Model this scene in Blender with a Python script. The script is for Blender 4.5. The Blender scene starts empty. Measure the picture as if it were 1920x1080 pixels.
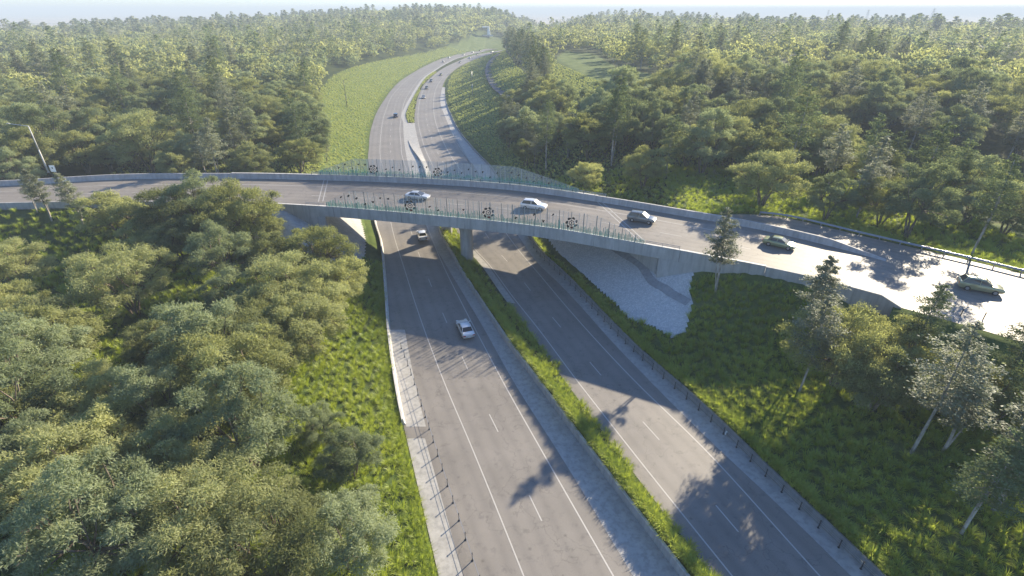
import bpy, math, random
import numpy as np
from mathutils import Vector, Matrix
random.seed(7); rng = np.random.default_rng(11)
R = math.radians
scene = bpy.context.scene
col = scene.collection

# ------------------------------------------------------------------ camera
FPX, CAMH, YHOR = 960.0, 41.0, 19.0
TH = math.atan((540 - YHOR) / FPX)
CT, ST = math.cos(TH), math.sin(TH)
cd = bpy.data.cameras.new("camera"); cam = bpy.data.objects.new("camera", cd); col.objects.link(cam)
cd.sensor_width = 36; cd.lens = 18.0; cd.clip_start = 0.5; cd.clip_end = 60000
cam.location = (0, 0, CAMH); cam.rotation_euler = (math.pi / 2 - TH, 0, 0)
scene.camera = cam

def G(x, y, z=0.0):
    """survey helper: photo position -> ground position at height z"""
    u = (x - 960) / FPX; v = (540 - y) / FPX
    dy, dz = CT + v * ST, -ST + v * CT
    t = (z - CAMH) / dz
    return (u * t, dy * t)
def PX(X, Y, Z):
    d = Y * CT - (Z - CAMH) * ST; up = Y * ST + (Z - CAMH) * CT
    return 960 + FPX * X / d, 540 - FPX * up / d, d

# ------------------------------------------------------------------ light
world = bpy.data.worlds.new("World"); scene.world = world; world.use_nodes = True
SUN_AZ, SUN_EL = 43.0, 24.5
nt = world.node_tree; bg = nt.nodes["Background"]
sky = nt.nodes.new("ShaderNodeTexSky"); sky.sky_type = 'NISHITA'; sky.sun_disc = False
sky.sun_elevation = R(SUN_EL); sky.sun_rotation = R(SUN_AZ); sky.altitude = 50; sky.air_density = 1.0; sky.dust_density = 0.1; sky.ozone_density = 3.5
tint = nt.nodes.new("ShaderNodeMix"); tint.data_type = 'RGBA'; tint.blend_type = 'MULTIPLY'; tint.inputs[0].default_value = 1.0; tint.inputs[7].default_value = (0.86, 0.97, 1.14, 1)
nt.links.new(sky.outputs[0], tint.inputs[6]); nt.links.new(tint.outputs[2], bg.inputs[0]); bg.inputs[1].default_value = 0.085
sl = bpy.data.lights.new("sun", 'SUN'); sl.energy = 5.0; sl.angle = R(0.55); sl.color = (1.0, 0.87, 0.65)
so = bpy.data.objects.new("sun", sl); col.objects.link(so)
sdir = Vector((math.sin(R(SUN_AZ)) * math.cos(R(SUN_EL)), math.cos(R(SUN_AZ)) * math.cos(R(SUN_EL)), math.sin(R(SUN_EL))))
so.rotation_euler = sdir.to_track_quat('Z', 'Y').to_euler(); so.location = (0, 0, 300)
scene.view_settings.view_transform = 'Standard'; scene.view_settings.look = 'None'
scene.view_settings.exposure = 1.36; scene.view_settings.gamma = 1.0
cy = scene.cycles
cy.max_bounces = 5; cy.diffuse_bounces = 3; cy.glossy_bounces = 2; cy.transmission_bounces = 3; cy.transparent_max_bounces = 8; cy.volume_bounces = 0
cy.use_denoising = True; cy.caustics_reflective = False; cy.caustics_refractive = False
cy.sample_clamp_indirect = 4.0

# ------------------------------------------------------------------ materials
def newmat(name):
    m = bpy.data.materials.new(name); m.use_nodes = True
    t = m.node_tree; t.nodes.clear()
    out = t.nodes.new("ShaderNodeOutputMaterial")
    return m, t, out
def N(t, kind, **kw):
    n = t.nodes.new(kind)
    for k, v in kw.items():
        if k in n.inputs: n.inputs[k].default_value = v
        else: setattr(n, k, v)
    return n
def noise(t, scale, detail=3, rough=0.55, vec=None, pos=None):
    n = N(t, "ShaderNodeTexNoise"); n.inputs["Scale"].default_value = scale; n.inputs["Detail"].default_value = detail; n.inputs["Roughness"].default_value = rough
    if pos is not None: t.links.new(pos, n.inputs["Vector"])
    return n.outputs["Fac"]
def ramp(t, fac, stops):
    r = N(t, "ShaderNodeValToRGB"); el = r.color_ramp.elements
    while len(el) < len(stops): el.new(0.5)
    for e, (p, c) in zip(el, stops):
        e.position = p; e.color = (*c, 1) if len(c) == 3 else c
    t.links.new(fac, r.inputs[0]); return r.outputs[0]
def mixc(t, fac, a, b, mode='MIX'):
    m = N(t, "ShaderNodeMix"); m.data_type = 'RGBA'; m.blend_type = mode
    for sock, v in ((0, fac), (6, a), (7, b)):
        if isinstance(v, (int, float)): m.inputs[sock].default_value = v
        elif isinstance(v, tuple): m.inputs[sock].default_value = (*v[:3], 1)
        else: t.links.new(v, m.inputs[sock])
    return m.outputs[2]
def pos(t):
    return N(t, "ShaderNodeNewGeometry").outputs["Position"]
def mapped(t, p, sc):
    m = N(t, "ShaderNodeMapping"); m.inputs["Scale"].default_value = sc; t.links.new(p, m.inputs[0]); return m.outputs[0]
def bsdf(t, out, color, rough=0.8, metal=0.0, spec=0.5, bump=None, bstr=0.3, bdist=0.02):
    b = N(t, "ShaderNodeBsdfPrincipled")
    if isinstance(color, tuple): b.inputs["Base Color"].default_value = (*color, 1)
    else: t.links.new(color, b.inputs["Base Color"])
    if isinstance(rough, float): b.inputs["Roughness"].default_value = rough
    else: t.links.new(rough, b.inputs["Roughness"])
    b.inputs["Metallic"].default_value = metal; b.inputs["Specular IOR Level"].default_value = spec
    if bump is not None:
        bn = N(t, "ShaderNodeBump"); bn.inputs["Strength"].default_value = bstr; bn.inputs["Distance"].default_value = bdist
        t.links.new(bump, bn.inputs["Height"]); t.links.new(bn.outputs[0], b.inputs["Normal"])
    t.links.new(b.outputs[0], out.inputs[0]); return b
def simple(name, c, rough=0.6, metal=0.0, spec=0.5):
    m, t, out = newmat(name)
    n = noise(t, 6.0, 3, pos=pos(t))
    c2 = mixc(t, n, tuple(x * 0.85 for x in c), tuple(min(1, x * 1.12) for x in c))
    bsdf(t, out, c2, rough, metal, spec); return m
def asphalt(name, base, rough, spec=0.5, seed=0.0):
    m, t, out = newmat(name); p = pos(t)
    big = noise(t, 0.12, 4, 0.6, pos=p); mid = noise(t, 0.9, 5, 0.7, pos=p); fine = noise(t, 14, 3, 0.7, pos=p)
    c = mixc(t, ramp(t, big, [(0.3, (0, 0, 0)), (0.72, (1, 1, 1))]), tuple(b * 0.84 for b in base), tuple(b * 1.14 for b in base))
    c = mixc(t, ramp(t, mid, [(0.32, (0.7, 0.7, 0.7)), (0.5, (1, 1, 1)), (0.75, (1.12, 1.1, 1.06))]), c, c)
    mm = N(t, "ShaderNodeMix"); mm.data_type = 'RGBA'; mm.blend_type = 'MULTIPLY'; mm.inputs[0].default_value = 1.0
    t.links.new(c, mm.inputs[6]); t.links.new(ramp(t, mid, [(0.28, (0.70, 0.70, 0.72)), (0.45, (1, 1, 1)), (0.62, (1.0, 1.0, 1.0)), (0.78, (1.2, 1.17, 1.12))]), mm.inputs[7])
    m2 = N(t, "ShaderNodeMix"); m2.data_type = 'RGBA'; m2.blend_type = 'MULTIPLY'; m2.inputs[0].default_value = 0.8
    t.links.new(mm.outputs[2], m2.inputs[6]); t.links.new(ramp(t, fine, [(0.3, (0.8, 0.8, 0.8)), (0.6, (1.1, 1.1, 1.1))]), m2.inputs[7])
    # small oil spots and cracks
    vo = N(t, "ShaderNodeTexVoronoi"); vo.inputs["Scale"].default_value = 0.55; t.links.new(p, vo.inputs["Vector"])
    spot = ramp(t, vo.outputs["Distance"], [(0.0, (0.4, 0.4, 0.4)), (0.12, (1, 1, 1))])
    m3 = N(t, "ShaderNodeMix"); m3.data_type = 'RGBA'; m3.blend_type = 'MULTIPLY'; m3.inputs[0].default_value = 0.8
    t.links.new(m2.outputs[2], m3.inputs[6]); t.links.new(spot, m3.inputs[7])
    at = N(t, "ShaderNodeAttribute"); at.attribute_name = "lat"
    md = N(t, "ShaderNodeMath"); md.operation = 'PINGPONG'; md.inputs[1].default_value = 1.75; t.links.new(at.outputs["Fac"], md.inputs[0])
    tr = ramp(t, md.outputs[0], [(0.0, (1, 1, 1)), (0.45, (1.0, 1.0, 1.0)), (0.85, (0.86, 0.86, 0.87)), (1.0, (1, 1, 1))])
    # pingpong peaks at the lane centre; tracks sit 0.85 m from it
    mr = N(t, "ShaderNodeMapRange"); mr.inputs[1].default_value = 0.0; mr.inputs[2].default_value = 0.55
    sb = N(t, "ShaderNodeMath"); sb.operation = 'SUBTRACT'; t.links.new(md.outputs[0], sb.inputs[0]); sb.inputs[1].default_value = 0.9
    ab = N(t, "ShaderNodeMath"); ab.operation = 'ABSOLUTE'; t.links.new(sb.outputs[0], ab.inputs[0]); t.links.new(ab.outputs[0], mr.inputs[0])
    tk = ramp(t, mr.outputs[0], [(0.0, (0.87, 0.87, 0.88)), (1.0, (1.03, 1.03, 1.03))])
    m4 = N(t, "ShaderNodeMix"); m4.data_type = 'RGBA'; m4.blend_type = 'MULTIPLY'; m4.inputs[0].default_value = 0.75
    t.links.new(m3.outputs[2], m4.inputs[6]); t.links.new(tk, m4.inputs[7])
    # cracks and patches
    wv = N(t, "ShaderNodeTexVoronoi"); wv.feature = 'DISTANCE_TO_EDGE'; wv.inputs["Scale"].default_value = 0.13
    dn = N(t, "ShaderNodeTexNoise"); dn.inputs["Scale"].default_value = 0.5; dn.inputs["Detail"].default_value = 5; t.links.new(p, dn.inputs["Vector"])
    ad = N(t, "ShaderNodeVectorMath"); ad.operation = 'MULTIPLY_ADD'; t.links.new(dn.outputs["Color"], ad.inputs[0]); ad.inputs[1].default_value = (5, 5, 5); t.links.new(p, ad.inputs[2]); t.links.new(ad.outputs[0], wv.inputs["Vector"])
    ck = ramp(t, wv.outputs["Distance"], [(0.0, (0.55, 0.55, 0.55)), (0.008, (1, 1, 1))])
    m5 = N(t, "ShaderNodeMix"); m5.data_type = 'RGBA'; m5.blend_type = 'MULTIPLY'; m5.inputs[0].default_value = 0.7
    t.links.new(m4.outputs[2], m5.inputs[6]); t.links.new(ck, m5.inputs[7])
    bsdf(t, out, m5.outputs[2], rough, 0, spec, bump=fine, bstr=0.25, bdist=0.01)
    return m
def set_lat(o, fn):
    me = o.data; a = me.attributes.new("lat", 'FLOAT', 'POINT')
    a.data.foreach_set("value", np.array([fn(v.co.x, v.co.y) for v in me.vertices], np.float32))
    return o
def concrete(name, base, rough=0.8, spec=0.4):
    m, t, out = newmat(name); p = pos(t)
    a = noise(t, 0.5, 5, 0.65, pos=p); f = noise(t, 9, 3, 0.6, pos=p)
    streak = noise(t, 1.8, 4, 0.65, pos=mapped(t, p, (1.0, 1.0, 0.10)))
    c = mixc(t, ramp(t, a, [(0.3, (0, 0, 0)), (0.7, (1, 1, 1))]), tuple(b * 0.84 for b in base), tuple(min(1, b * 1.1) for b in base))
    c = mixc(t, ramp(t, streak, [(0.34, (0.8, 0.8, 0.8)), (0.56, (0, 0, 0))]), c, tuple(b * 0.66 for b in base))
    bsdf(t, out, c, rough, 0, spec, bump=f, bstr=0.2, bdist=0.01); return m

M = {}
M['asphalt'] = asphalt("asphalt", (0.215, 0.196, 0.176), 0.62, 0.4)
M['deck_asphalt'] = asphalt("deck_asphalt", (0.215, 0.193, 0.168), 0.56, 0.27)
M['strip'] = concrete("shoulder_concrete", (0.40, 0.385, 0.36), 0.62)
M['concrete'] = concrete("concrete", (0.43, 0.42, 0.41), 0.75)
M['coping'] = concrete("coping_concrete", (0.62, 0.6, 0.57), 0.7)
M['paint'] = simple("road_paint", (0.46, 0.44, 0.41), 0.6)
M['joint'] = simple("joint_seal", (0.36, 0.35, 0.33), 0.6)
M['steel'] = simple("galvanised_steel", (0.42, 0.43, 0.44), 0.38, 0.8)
M['darksteel'] = simple("dark_steel", (0.06, 0.07, 0.075), 0.5, 0.3)
M['postdark'] = simple("black_post", (0.02, 0.022, 0.025), 0.5)
M['screenpost'] = simple("screen_post", (0.24, 0.27, 0.28), 0.45, 0.4)
M['mesh'] = simple("screen_wire", (0.45, 0.50, 0.52), 0.5, 0.2)
M['reed'] = simple("green_reed", (0.05, 0.27, 0.23), 0.5)
M['petal'] = simple("dark_petal", (0.02, 0.018, 0.018), 0.5)
M['petalred'] = simple("red_petal", (0.14, 0.02, 0.02), 0.5)
M['tyre'] = simple("tyre", (0.02, 0.02, 0.02), 0.8)
M['rim'] = simple("rim", (0.45, 0.45, 0.46), 0.35, 0.9)
M['lampred'] = simple("tail_lamp", (0.4, 0.02, 0.02), 0.25)
M['lampclear'] = simple("head_lamp", (0.75, 0.76, 0.78), 0.15)
M['signwhite'] = simple("sign_white", (0.85, 0.85, 0.84), 0.5)
M['roofwhite'] = simple("shed_roof", (0.75, 0.76, 0.78), 0.5)
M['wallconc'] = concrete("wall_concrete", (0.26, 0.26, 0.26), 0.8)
M['wallgrey'] = simple("shed_wall", (0.45, 0.45, 0.46), 0.7)
M['path'] = simple("path_asphalt", (0.075, 0.075, 0.085), 0.8)
M['pathbrown'] = simple("path_dirt", (0.22, 0.15, 0.12), 0.9)
def paint(name, c, metal=0.3):
    m, t, out = newmat(name); b = bsdf(t, out, c, 0.28, metal, 0.5)
    b.inputs["Coat Weight"].default_value = 0.7; b.inputs["Coat Roughness"].default_value = 0.06; return m
M['glass'] = paint("car_glass", (0.015, 0.018, 0.022), 0.0)
for nm, c in (('white', (0.72, 0.72, 0.71)), ('silver', (0.5, 0.51, 0.52)), ('blue', (0.035, 0.055, 0.12)), ('gold', (0.36, 0.34, 0.18)), ('grey', (0.16, 0.17, 0.17)), ('black', (0.03, 0.03, 0.033)), ('olive', (0.20, 0.24, 0.13)), ('red', (0.25, 0.03, 0.03))):
    M['car_' + nm] = paint("car_paint_" + nm, c)

def leafmat(name, c_dark, c_light, trans=0.42, gloss=0.0, grough=0.4, var=0.25):
    m, t, out = newmat(name); p = pos(t)
    oi = N(t, "ShaderNodeObjectInfo")
    n1 = noise(t, 0.16, 2, pos=p); n2 = noise(t, 5.5, 2, 0.7, pos=p)
    add = N(t, "ShaderNodeMath"); add.operation = 'MULTIPLY_ADD'; t.links.new(oi.outputs["Random"], add.inputs[0]); add.inputs[1].default_value = 0.55
    t.links.new(n2, add.inputs[2])
    a2 = N(t, "ShaderNodeMath"); a2.operation = 'MULTIPLY_ADD'; t.links.new(n1, a2.inputs[0]); a2.inputs[1].default_value = 0.8; t.links.new(add.outputs[0], a2.inputs[2])
    c = ramp(t, a2.outputs[0], [(0.72, c_dark), (1.35, c_light)])
    # ramp positions are clamped to 1, so rescale
    sc = N(t, "ShaderNodeMapRange"); sc.inputs[1].default_value = 0.60; sc.inputs[2].default_value = 1.75
    t.links.new(a2.outputs[0], sc.inputs[0])
    c = mixc(t, sc.outputs[0], c_dark, c_light)
    d = N(t, "ShaderNodeBsdfDiffuse"); tr = N(t, "ShaderNodeBsdfTranslucent")
    t.links.new(c, d.inputs[0])
    c3 = mixc(t, 1.0, c, (1.15, 1.15, 0.78), 'MULTIPLY'); t.links.new(c3, tr.inputs[0])
    mx = N(t, "ShaderNodeMixShader"); mx.inputs[0].default_value = trans
    t.links.new(d.outputs[0], mx.inputs[1]); t.links.new(tr.outputs[0], mx.inputs[2]); last = mx.outputs[0]
    if gloss > 0:
        g = N(t, "ShaderNodeBsdfGlossy"); g.inputs["Roughness"].default_value = grough; g.inputs[0].default_value = (0.9, 0.92, 0.95, 1)
        m2 = N(t, "ShaderNodeMixShader"); m2.inputs[0].default_value = gloss
        t.links.new(last, m2.inputs[1]); t.links.new(g.outputs[0], m2.inputs[2]); last = m2.outputs[0]
    t.links.new(last, out.inputs[0]); return m
M['leaf_olive'] = leafmat("leaf_olive", (0.098, 0.118, 0.044), (0.50, 0.52, 0.27), 0.52)
M['leaf_yellow'] = leafmat("leaf_yellow_green", (0.130, 0.152, 0.050), (0.59, 0.60, 0.30), 0.54)
M['leaf_grey'] = leafmat("leaf_grey_green", (0.098, 0.132, 0.064), (0.45, 0.50, 0.31), 0.50)
M['leaf_silver'] = leafmat("leaf_silver", (0.110, 0.132, 0.076), (0.42, 0.44, 0.32), 0.44, 0.025, 0.5)
M['leaf_dark'] = leafmat("leaf_dark", (0.060, 0.088, 0.042), (0.28, 0.34, 0.18), 0.48)
M['grass'] = leafmat("grass_blade", (0.115, 0.215, 0.030), (0.60, 0.64, 0.115), 0.54, 0.02, 0.45)
M['fargrass'] = leafmat("far_grass_blade", (0.25, 0.32, 0.11), (0.64, 0.65, 0.31), 0.48)
def barkmat(name, a, b):
    m, t, out = newmat(name); p = pos(t)
    n = noise(t, 3.5, 4, 0.7, pos=mapped(t, p, (1, 1, 0.35)))
    bsdf(t, out, ramp(t, n, [(0.35, a), (0.65, b)]), 0.85, 0, 0.2, bump=n, bstr=0.5, bdist=0.03); return m
M['bark'] = barkmat("bark_brown", (0.06, 0.045, 0.032), (0.27, 0.22, 0.17))
M['bark_pale'] = barkmat("bark_pale", (0.17, 0.15, 0.13), (0.5, 0.46, 0.41))

def terrainmat():
    m, t, out = newmat("ground"); p = pos(t)
    at = N(t, "ShaderNodeAttribute"); at.attribute_name = "zone"
    sep = N(t, "ShaderNodeSeparateColor"); t.links.new(at.outputs["Color"], sep.inputs[0])
    n1 = noise(t, 0.25, 5, 0.65, pos=p); n2 = noise(t, 3.0, 3, 0.7, pos=p)
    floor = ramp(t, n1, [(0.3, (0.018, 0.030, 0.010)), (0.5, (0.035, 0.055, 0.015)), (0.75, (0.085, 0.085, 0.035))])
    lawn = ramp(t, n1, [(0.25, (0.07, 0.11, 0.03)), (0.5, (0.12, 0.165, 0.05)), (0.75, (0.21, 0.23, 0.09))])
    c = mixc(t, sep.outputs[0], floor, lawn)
    c = mixc(t, ramp(t, n2, [(0.3, (0.35, 0.35, 0.35)), (0.6, (0, 0, 0))]), c, (0.03, 0.04, 0.012))
    n3 = noise(t, 0.004, 4, 0.7, pos=mapped(t, p, (0.35, 1.0, 1.0)))
    plain = ramp(t, n3, [(0.36, (0.10, 0.13, 0.10)), (0.5, (0.42, 0.36, 0.31)), (0.62, (0.58, 0.50, 0.44)), (0.7, (0.16, 0.18, 0.14))])
    c = mixc(t, sep.outputs[1], c, plain)
    bsdf(t, out, c, 0.95, 0, 0.1, bump=n2, bstr=0.6, bdist=0.15); return m
M['ground'] = terrainmat()
def vergemat():
    m, t, out = newmat("verge_soil"); p = pos(t); n1 = noise(t, 0.4, 5, 0.65, pos=p)
    bsdf(t, out, ramp(t, n1, [(0.3, (0.04, 0.07, 0.015)), (0.7, (0.11, 0.14, 0.035))]), 0.95, 0, 0.1, bump=n1, bstr=0.6, bdist=0.2); return m
M['verge'] = vergemat()
def rockmat():
    m, t, out = newmat("stone_pitching"); p = pos(t)
    vo = N(t, "ShaderNodeTexVoronoi"); vo.inputs["Scale"].default_value = 4.6; t.links.new(p, vo.inputs["Vector"])
    vd = N(t, "ShaderNodeTexVoronoi"); vd.feature = 'DISTANCE_TO_EDGE'; vd.inputs["Scale"].default_value = 4.6; t.links.new(p, vd.inputs["Vector"])
    sp = N(t, "ShaderNodeSeparateColor"); t.links.new(vo.outputs["Color"], sp.inputs[0])
    c = ramp(t, sp.outputs[0], [(0.0, (0.52, 0.52, 0.52)), (0.5, (0.60, 0.59, 0.58)), (1.0, (0.70, 0.69, 0.68))])
    c = mixc(t, ramp(t, vd.outputs["Distance"], [(0.0, (1, 1, 1)), (0.07, (0, 0, 0))]), c, (0.36, 0.36, 0.36))
    h = ramp(t, vd.outputs["Distance"], [(0.0, (0, 0, 0)), (0.25, (1, 1, 1))])
    bsdf(t, out, c, 0.85, 0, 0.2, bump=h, bstr=0.6, bdist=0.06); return m
M['rock'] = rockmat()
M['drain'] = concrete("drain_concrete", (0.33, 0.33, 0.34), 0.8)

# ------------------------------------------------------------------ mesh helpers
class MB:
    def __init__(s): s.v = []; s.f = []; s.mi = []
    def add(s, vs, fs, mi=0):
        o = len(s.v); s.v += [tuple(a) for a in vs]; s.f += [tuple(i + o for i in f) for f in fs]; s.mi += [mi] * len(fs); return s
    def box(s, c, d, rz=0.0, mi=0):
        cx, cy_, cz = c; hx, hy, hz = d[0] / 2, d[1] / 2, d[2] / 2; ca, sa = math.cos(rz), math.sin(rz)
        vs = []
        for sz in (-hz, hz):
            for sx, sy in ((-hx, -hy), (hx, -hy), (hx, hy), (-hx, hy)):
                vs.append((cx + sx * ca - sy * sa, cy_ + sx * sa + sy * ca, cz + sz))
        return s.add(vs, [(3, 2, 1, 0), (4, 5, 6, 7), (0, 1, 5, 4), (1, 2, 6, 5), (2, 3, 7, 6), (3, 0, 4, 7)], mi)
    def tube(s, p, q, r0, r1=None, n=8, mi=0, caps=True):
        r1 = r0 if r1 is None else r1
        p = Vector(p); q = Vector(q); d = (q - p)
        if d.length < 1e-6: return s
        d.normalize(); a = d.orthogonal().normalized(); b = d.cross(a)
        vs = []
        for c, r in ((p, r0), (q, r1)):
            for k in range(n):
                t = 2 * math.pi * k / n; vs.append(c + a * (math.cos(t) * r) + b * (math.sin(t) * r))
        fs = [(k, (k + 1) % n, n + (k + 1) % n, n + k) for k in range(n)]
        if caps: fs += [tuple(range(n - 1, -1, -1)), tuple(range(n, 2 * n))]
        return s.add(vs, fs, mi)
    def path(s, pts, r0, r1, n=6, mi=0):
        k = len(pts) - 1
        for i in range(k):
            s.tube(pts[i], pts[i + 1], r0 + (r1 - r0) * i / k, r0 + (r1 - r0) * (i + 1) / k, n, mi, caps=(i == 0 or i == k - 1))
        return s
    def profile(s, pts, prof, mi=0, caps=True):
        """sweep a closed 2-D profile (across, up) along 3-D points; across = right of travel"""
        n = len(prof); vs = []
        P = [Vector(p) for p in pts]
        for i, p in enumerate(P):
            d = (P[min(i + 1, len(P) - 1)] - P[max(i - 1, 0)]); d.z = 0; d.normalize()
            r = Vector((d.y, -d.x, 0))
            for a, u in (prof[i] if isinstance(prof[0], list) else prof): vs.append((p.x + r.x * a, p.y + r.y * a, p.z + u))
        if isinstance(prof[0], list): n = len(prof[0])
        fs = []
        for i in range(len(P) - 1):
            for k in range(n):
                a, b = i * n + k, i * n + (k + 1) % n
                fs.append((a, b, b + n, a + n))
        if caps: fs += [tuple(range(n - 1, -1, -1)), tuple(range((len(P) - 1) * n, len(P) * n))]
        return s.add(vs, fs, mi)
    def build(s, name, mats, parent=None, smooth=False, loc=None):
        me = bpy.data.meshes.new(name); me.from_pydata(s.v, [], s.f); 
        if not isinstance(mats, (list, tuple)): mats = [mats]
        for m in mats: me.materials.append(m)
        if len(mats) > 1: me.polygons.foreach_set("material_index", s.mi)
        if smooth: me.polygons.foreach_set("use_smooth", [True] * len(s.f))
        me.update()
        o = bpy.data.objects.new(name, me); col.objects.link(o)
        if parent is not None: o.parent = parent
        if loc is not None: o.location = loc
        return o
def npmesh(name, V, Q, mats, Tri=None, smooth=False, mi=None):
    """V (n,3), Q (m,4) quads -> mesh"""
    me = bpy.data.meshes.new(name)
    nq = len(Q); nt_ = 0 if Tri is None else len(Tri)
    me.vertices.add(len(V)); me.vertices.foreach_set("co", np.ascontiguousarray(V, dtype=np.float32).ravel())
    lo = nq * 4 + nt_ * 3
    me.loops.add(lo)
    idx = Q.astype(np.int32).ravel() if Tri is None else np.concatenate([Q.astype(np.int32).ravel(), Tri.astype(np.int32).ravel()])
    me.loops.foreach_set("vertex_index", idx)
    me.polygons.add(nq + nt_)
    st = np.arange(nq) * 4
    if nt_: st = np.concatenate([st, nq * 4 + np.arange(nt_) * 3])
    me.polygons.foreach_set("loop_start", st.astype(np.int32))
    for m in mats: me.materials.append(m)
    if mi is not None: me.polygons.foreach_set("material_index", mi.astype(np.int32))
    if smooth: me.polygons.foreach_set("use_smooth", np.ones(nq + nt_, dtype=bool))
    me.update(calc_edges=True)
    return me
def tag(o, label=None, cat=None, group=None, kind=None):
    if label: o['label'] = label
    if cat: o['category'] = cat
    if group: o['group'] = group
    if kind: o['kind'] = kind
    return o
def empty(name, loc=(0, 0, 0), rz=0.0):
    e = bpy.data.objects.new(name, None); col.objects.link(e); e.location = loc; e.rotation_euler = (0, 0, rz); e.empty_display_size = 0.5; return e
def structure(o): o['kind'] = 'structure'; return o

# ------------------------------------------------------------------ plan of the two roads (world metres)
def catmull(pts, per=8):
    P = np.array(pts, float); out = []
    P = np.vstack([2 * P[0] - P[1], P, 2 * P[-1] - P[-2]])
    for i in range(1, len(P) - 2):
        for k in range(per):
            t = k / per
            out.append(0.5 * ((2 * P[i]) + (-P[i - 1] + P[i + 1]) * t + (2 * P[i - 1] - 5 * P[i] + 4 * P[i + 1] - P[i + 2]) * t * t + (-P[i - 1] + 3 * P[i] - 3 * P[i + 1] + P[i + 2]) * t ** 3))
    out.append(P[-2]); return np.array(out)
class FY:
    """x as a smooth function of y"""
    def __init__(s, pts):
        p = np.array(sorted(pts, key=lambda a: a[1]), float)
        # extend to the near side
        k = (p[1] - p[0]) / (p[1, 1] - p[0, 1]); p = np.vstack([p[0] - k * (p[0, 1] + 60), p])
        k = (p[-1] - p[-2]) / (p[-1, 1] - p[-2, 1]); p = np.vstack([p, p[-1] + k * 60])
        c = catmull(p, 6); c = c[np.argsort(c[:, 1])]
        yy = np.arange(-60, c[-1, 1], 2.0); xx = np.interp(yy, c[:, 1], c[:, 0])
        w = np.hanning(9); w /= w.sum(); xp = np.pad(xx, 4, mode='reflect', reflect_type='odd'); xx = np.convolve(xp, w, 'valid')
        s.y = yy; s.x = xx
    def __call__(s, y): return np.interp(y, s.y, s.x)
    def off(s, d):
        g = np.gradient(s.x, s.y); o = FY.__new__(FY); o.y = s.y; o.x = s.x + d * np.sqrt(1 + g * g); return o
class FX:
    def __init__(s, pts):
        p = np.array(pts, float)
        c = catmull(p, 8); c = c[np.argsort(c[:, 0])]
        s.x = np.arange(c[0, 0], c[-1, 0], 1.0); yy = np.interp(s.x, c[:, 0], c[:, 1])
        w = np.hanning(9); w /= w.sum(); yp = np.pad(yy, 4, mode='reflect', reflect_type='odd'); s.y = np.convolve(yp, w, 'valid')
    def __call__(s, x): return np.interp(x, s.x, s.y)
    def off(s, d):
        g = np.gradient(s.y, s.x); o = FX.__new__(FX); o.x = s.x; o.y = s.y + d * np.sqrt(1 + g * g); return o
gp = lambda L, z=0.0: [G(x, y, z) for x, y in L]
FAR_L = [(30, 790), (-12.3, 721.6), (-45, 640), (-65.5, 550.3), (-71.6, 482.2), (-73.7, 424.7), (-73.7, 366.7), (-70.9, 322), (-66.9, 284.7), (-62.5, 248.8), (-57.7, 219.2), (-52.8, 193.7), (-48.8, 176.8), (-44.8, 159.1)]
XLE = FY(FAR_L + [(-30.4, 106.7), (-27.3, 98.2), (-24.7, 89.0), (-20.8, 73.7), (-18.2, 63.2), (-16.0, 55.4), (-13.0, 45.5), (-9.3, 35)])
XL1 = FY([(x + 3.4, y) for x, y in FAR_L[:8]] + gp([(733, 183), (725, 203), (718, 225), (713, 267), (714, 303), (733, 418), (757, 500), (788, 597), (834, 720), (877, 820), (930, 950), (982, 1080)]))
XL2 = FY([(x + 11.2, y) for x, y in FAR_L[:7]] + gp([(760, 187), (751, 230), (750, 247), (752, 270), (756, 300), (805, 434), (832, 500), (856, 549), (887, 610), (907, 647), (945, 720), (1047, 900), (1150, 1080)]))
XLS = FY([(x + 13.0, y) for x, y in FAR_L[:7]] + [(-51.0, 251)] + gp([(756, 230), (758, 267), (767, 315), (802, 432), (827, 481), (868, 550), (910, 620), (965, 720), (1055, 860), (1187, 1080)]))
XCW = FY(gp([(755, 200), (766, 260), (793, 307), (824, 426), (847, 467), (860, 495), (887, 537), (922, 590), (957, 642), (1002, 700), (1122, 860), (1292, 1080)], 1))
XMF = FY([(-51.3, 537), (-58.5, 445.2), (-59.0, 366.7), (-56.4, 310.8), (-51.7, 270.6), (-45.5, 231.2), (-42.4, 219.2), (-38, 200)])
XR1 = FY([(10, 700), (-35, 590), (-49, 500), (-54.5, 428.7), (-54.2, 352.4), (-50.9, 308.6), (-46.6, 270.6), (-39.9, 225.1), (-31.4, 183.2), (-24.2, 154.1), (-8.7, 95.4), (-5.1, 87.3), (0, 72.8), (3.9, 63), (7.6, 52.6)] + gp([(1100, 737), (1190, 852), (1273, 956), (1373, 1080)]))
XRP = FY([(38, 705), (-9.1, 639.5), (-31.4, 550.3), (-42.1, 472.4), (-45, 417), (-44.8, 375.8), (-43.2, 344.3), (-40.2, 308.6), (-36, 270.6), (-32, 247.3), (-27.8, 225.1), (-22.3, 196.4), (-15.5, 165.8), (-10.5, 148.7), (3.3, 90), (6.8, 80.5), (10.6, 70.2), (14.0, 59.8), (16.8, 52.6), (18.2, 48.7), (22.1, 39.3), (25.3, 32.3), (27.9, 25.9)])
_r1 = XR1.off(7.1)
XR2 = FY([(float(_r1(y)), y) for y in (690, 640, 590, 540, 490, 440, 400, 360, 320, 280, 240, 210, 180, 155)] + gp([(970, 466), (995, 495), (1045, 555), (1097, 615), (1195, 720), (1330, 850), (1537, 1080)]))
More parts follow.
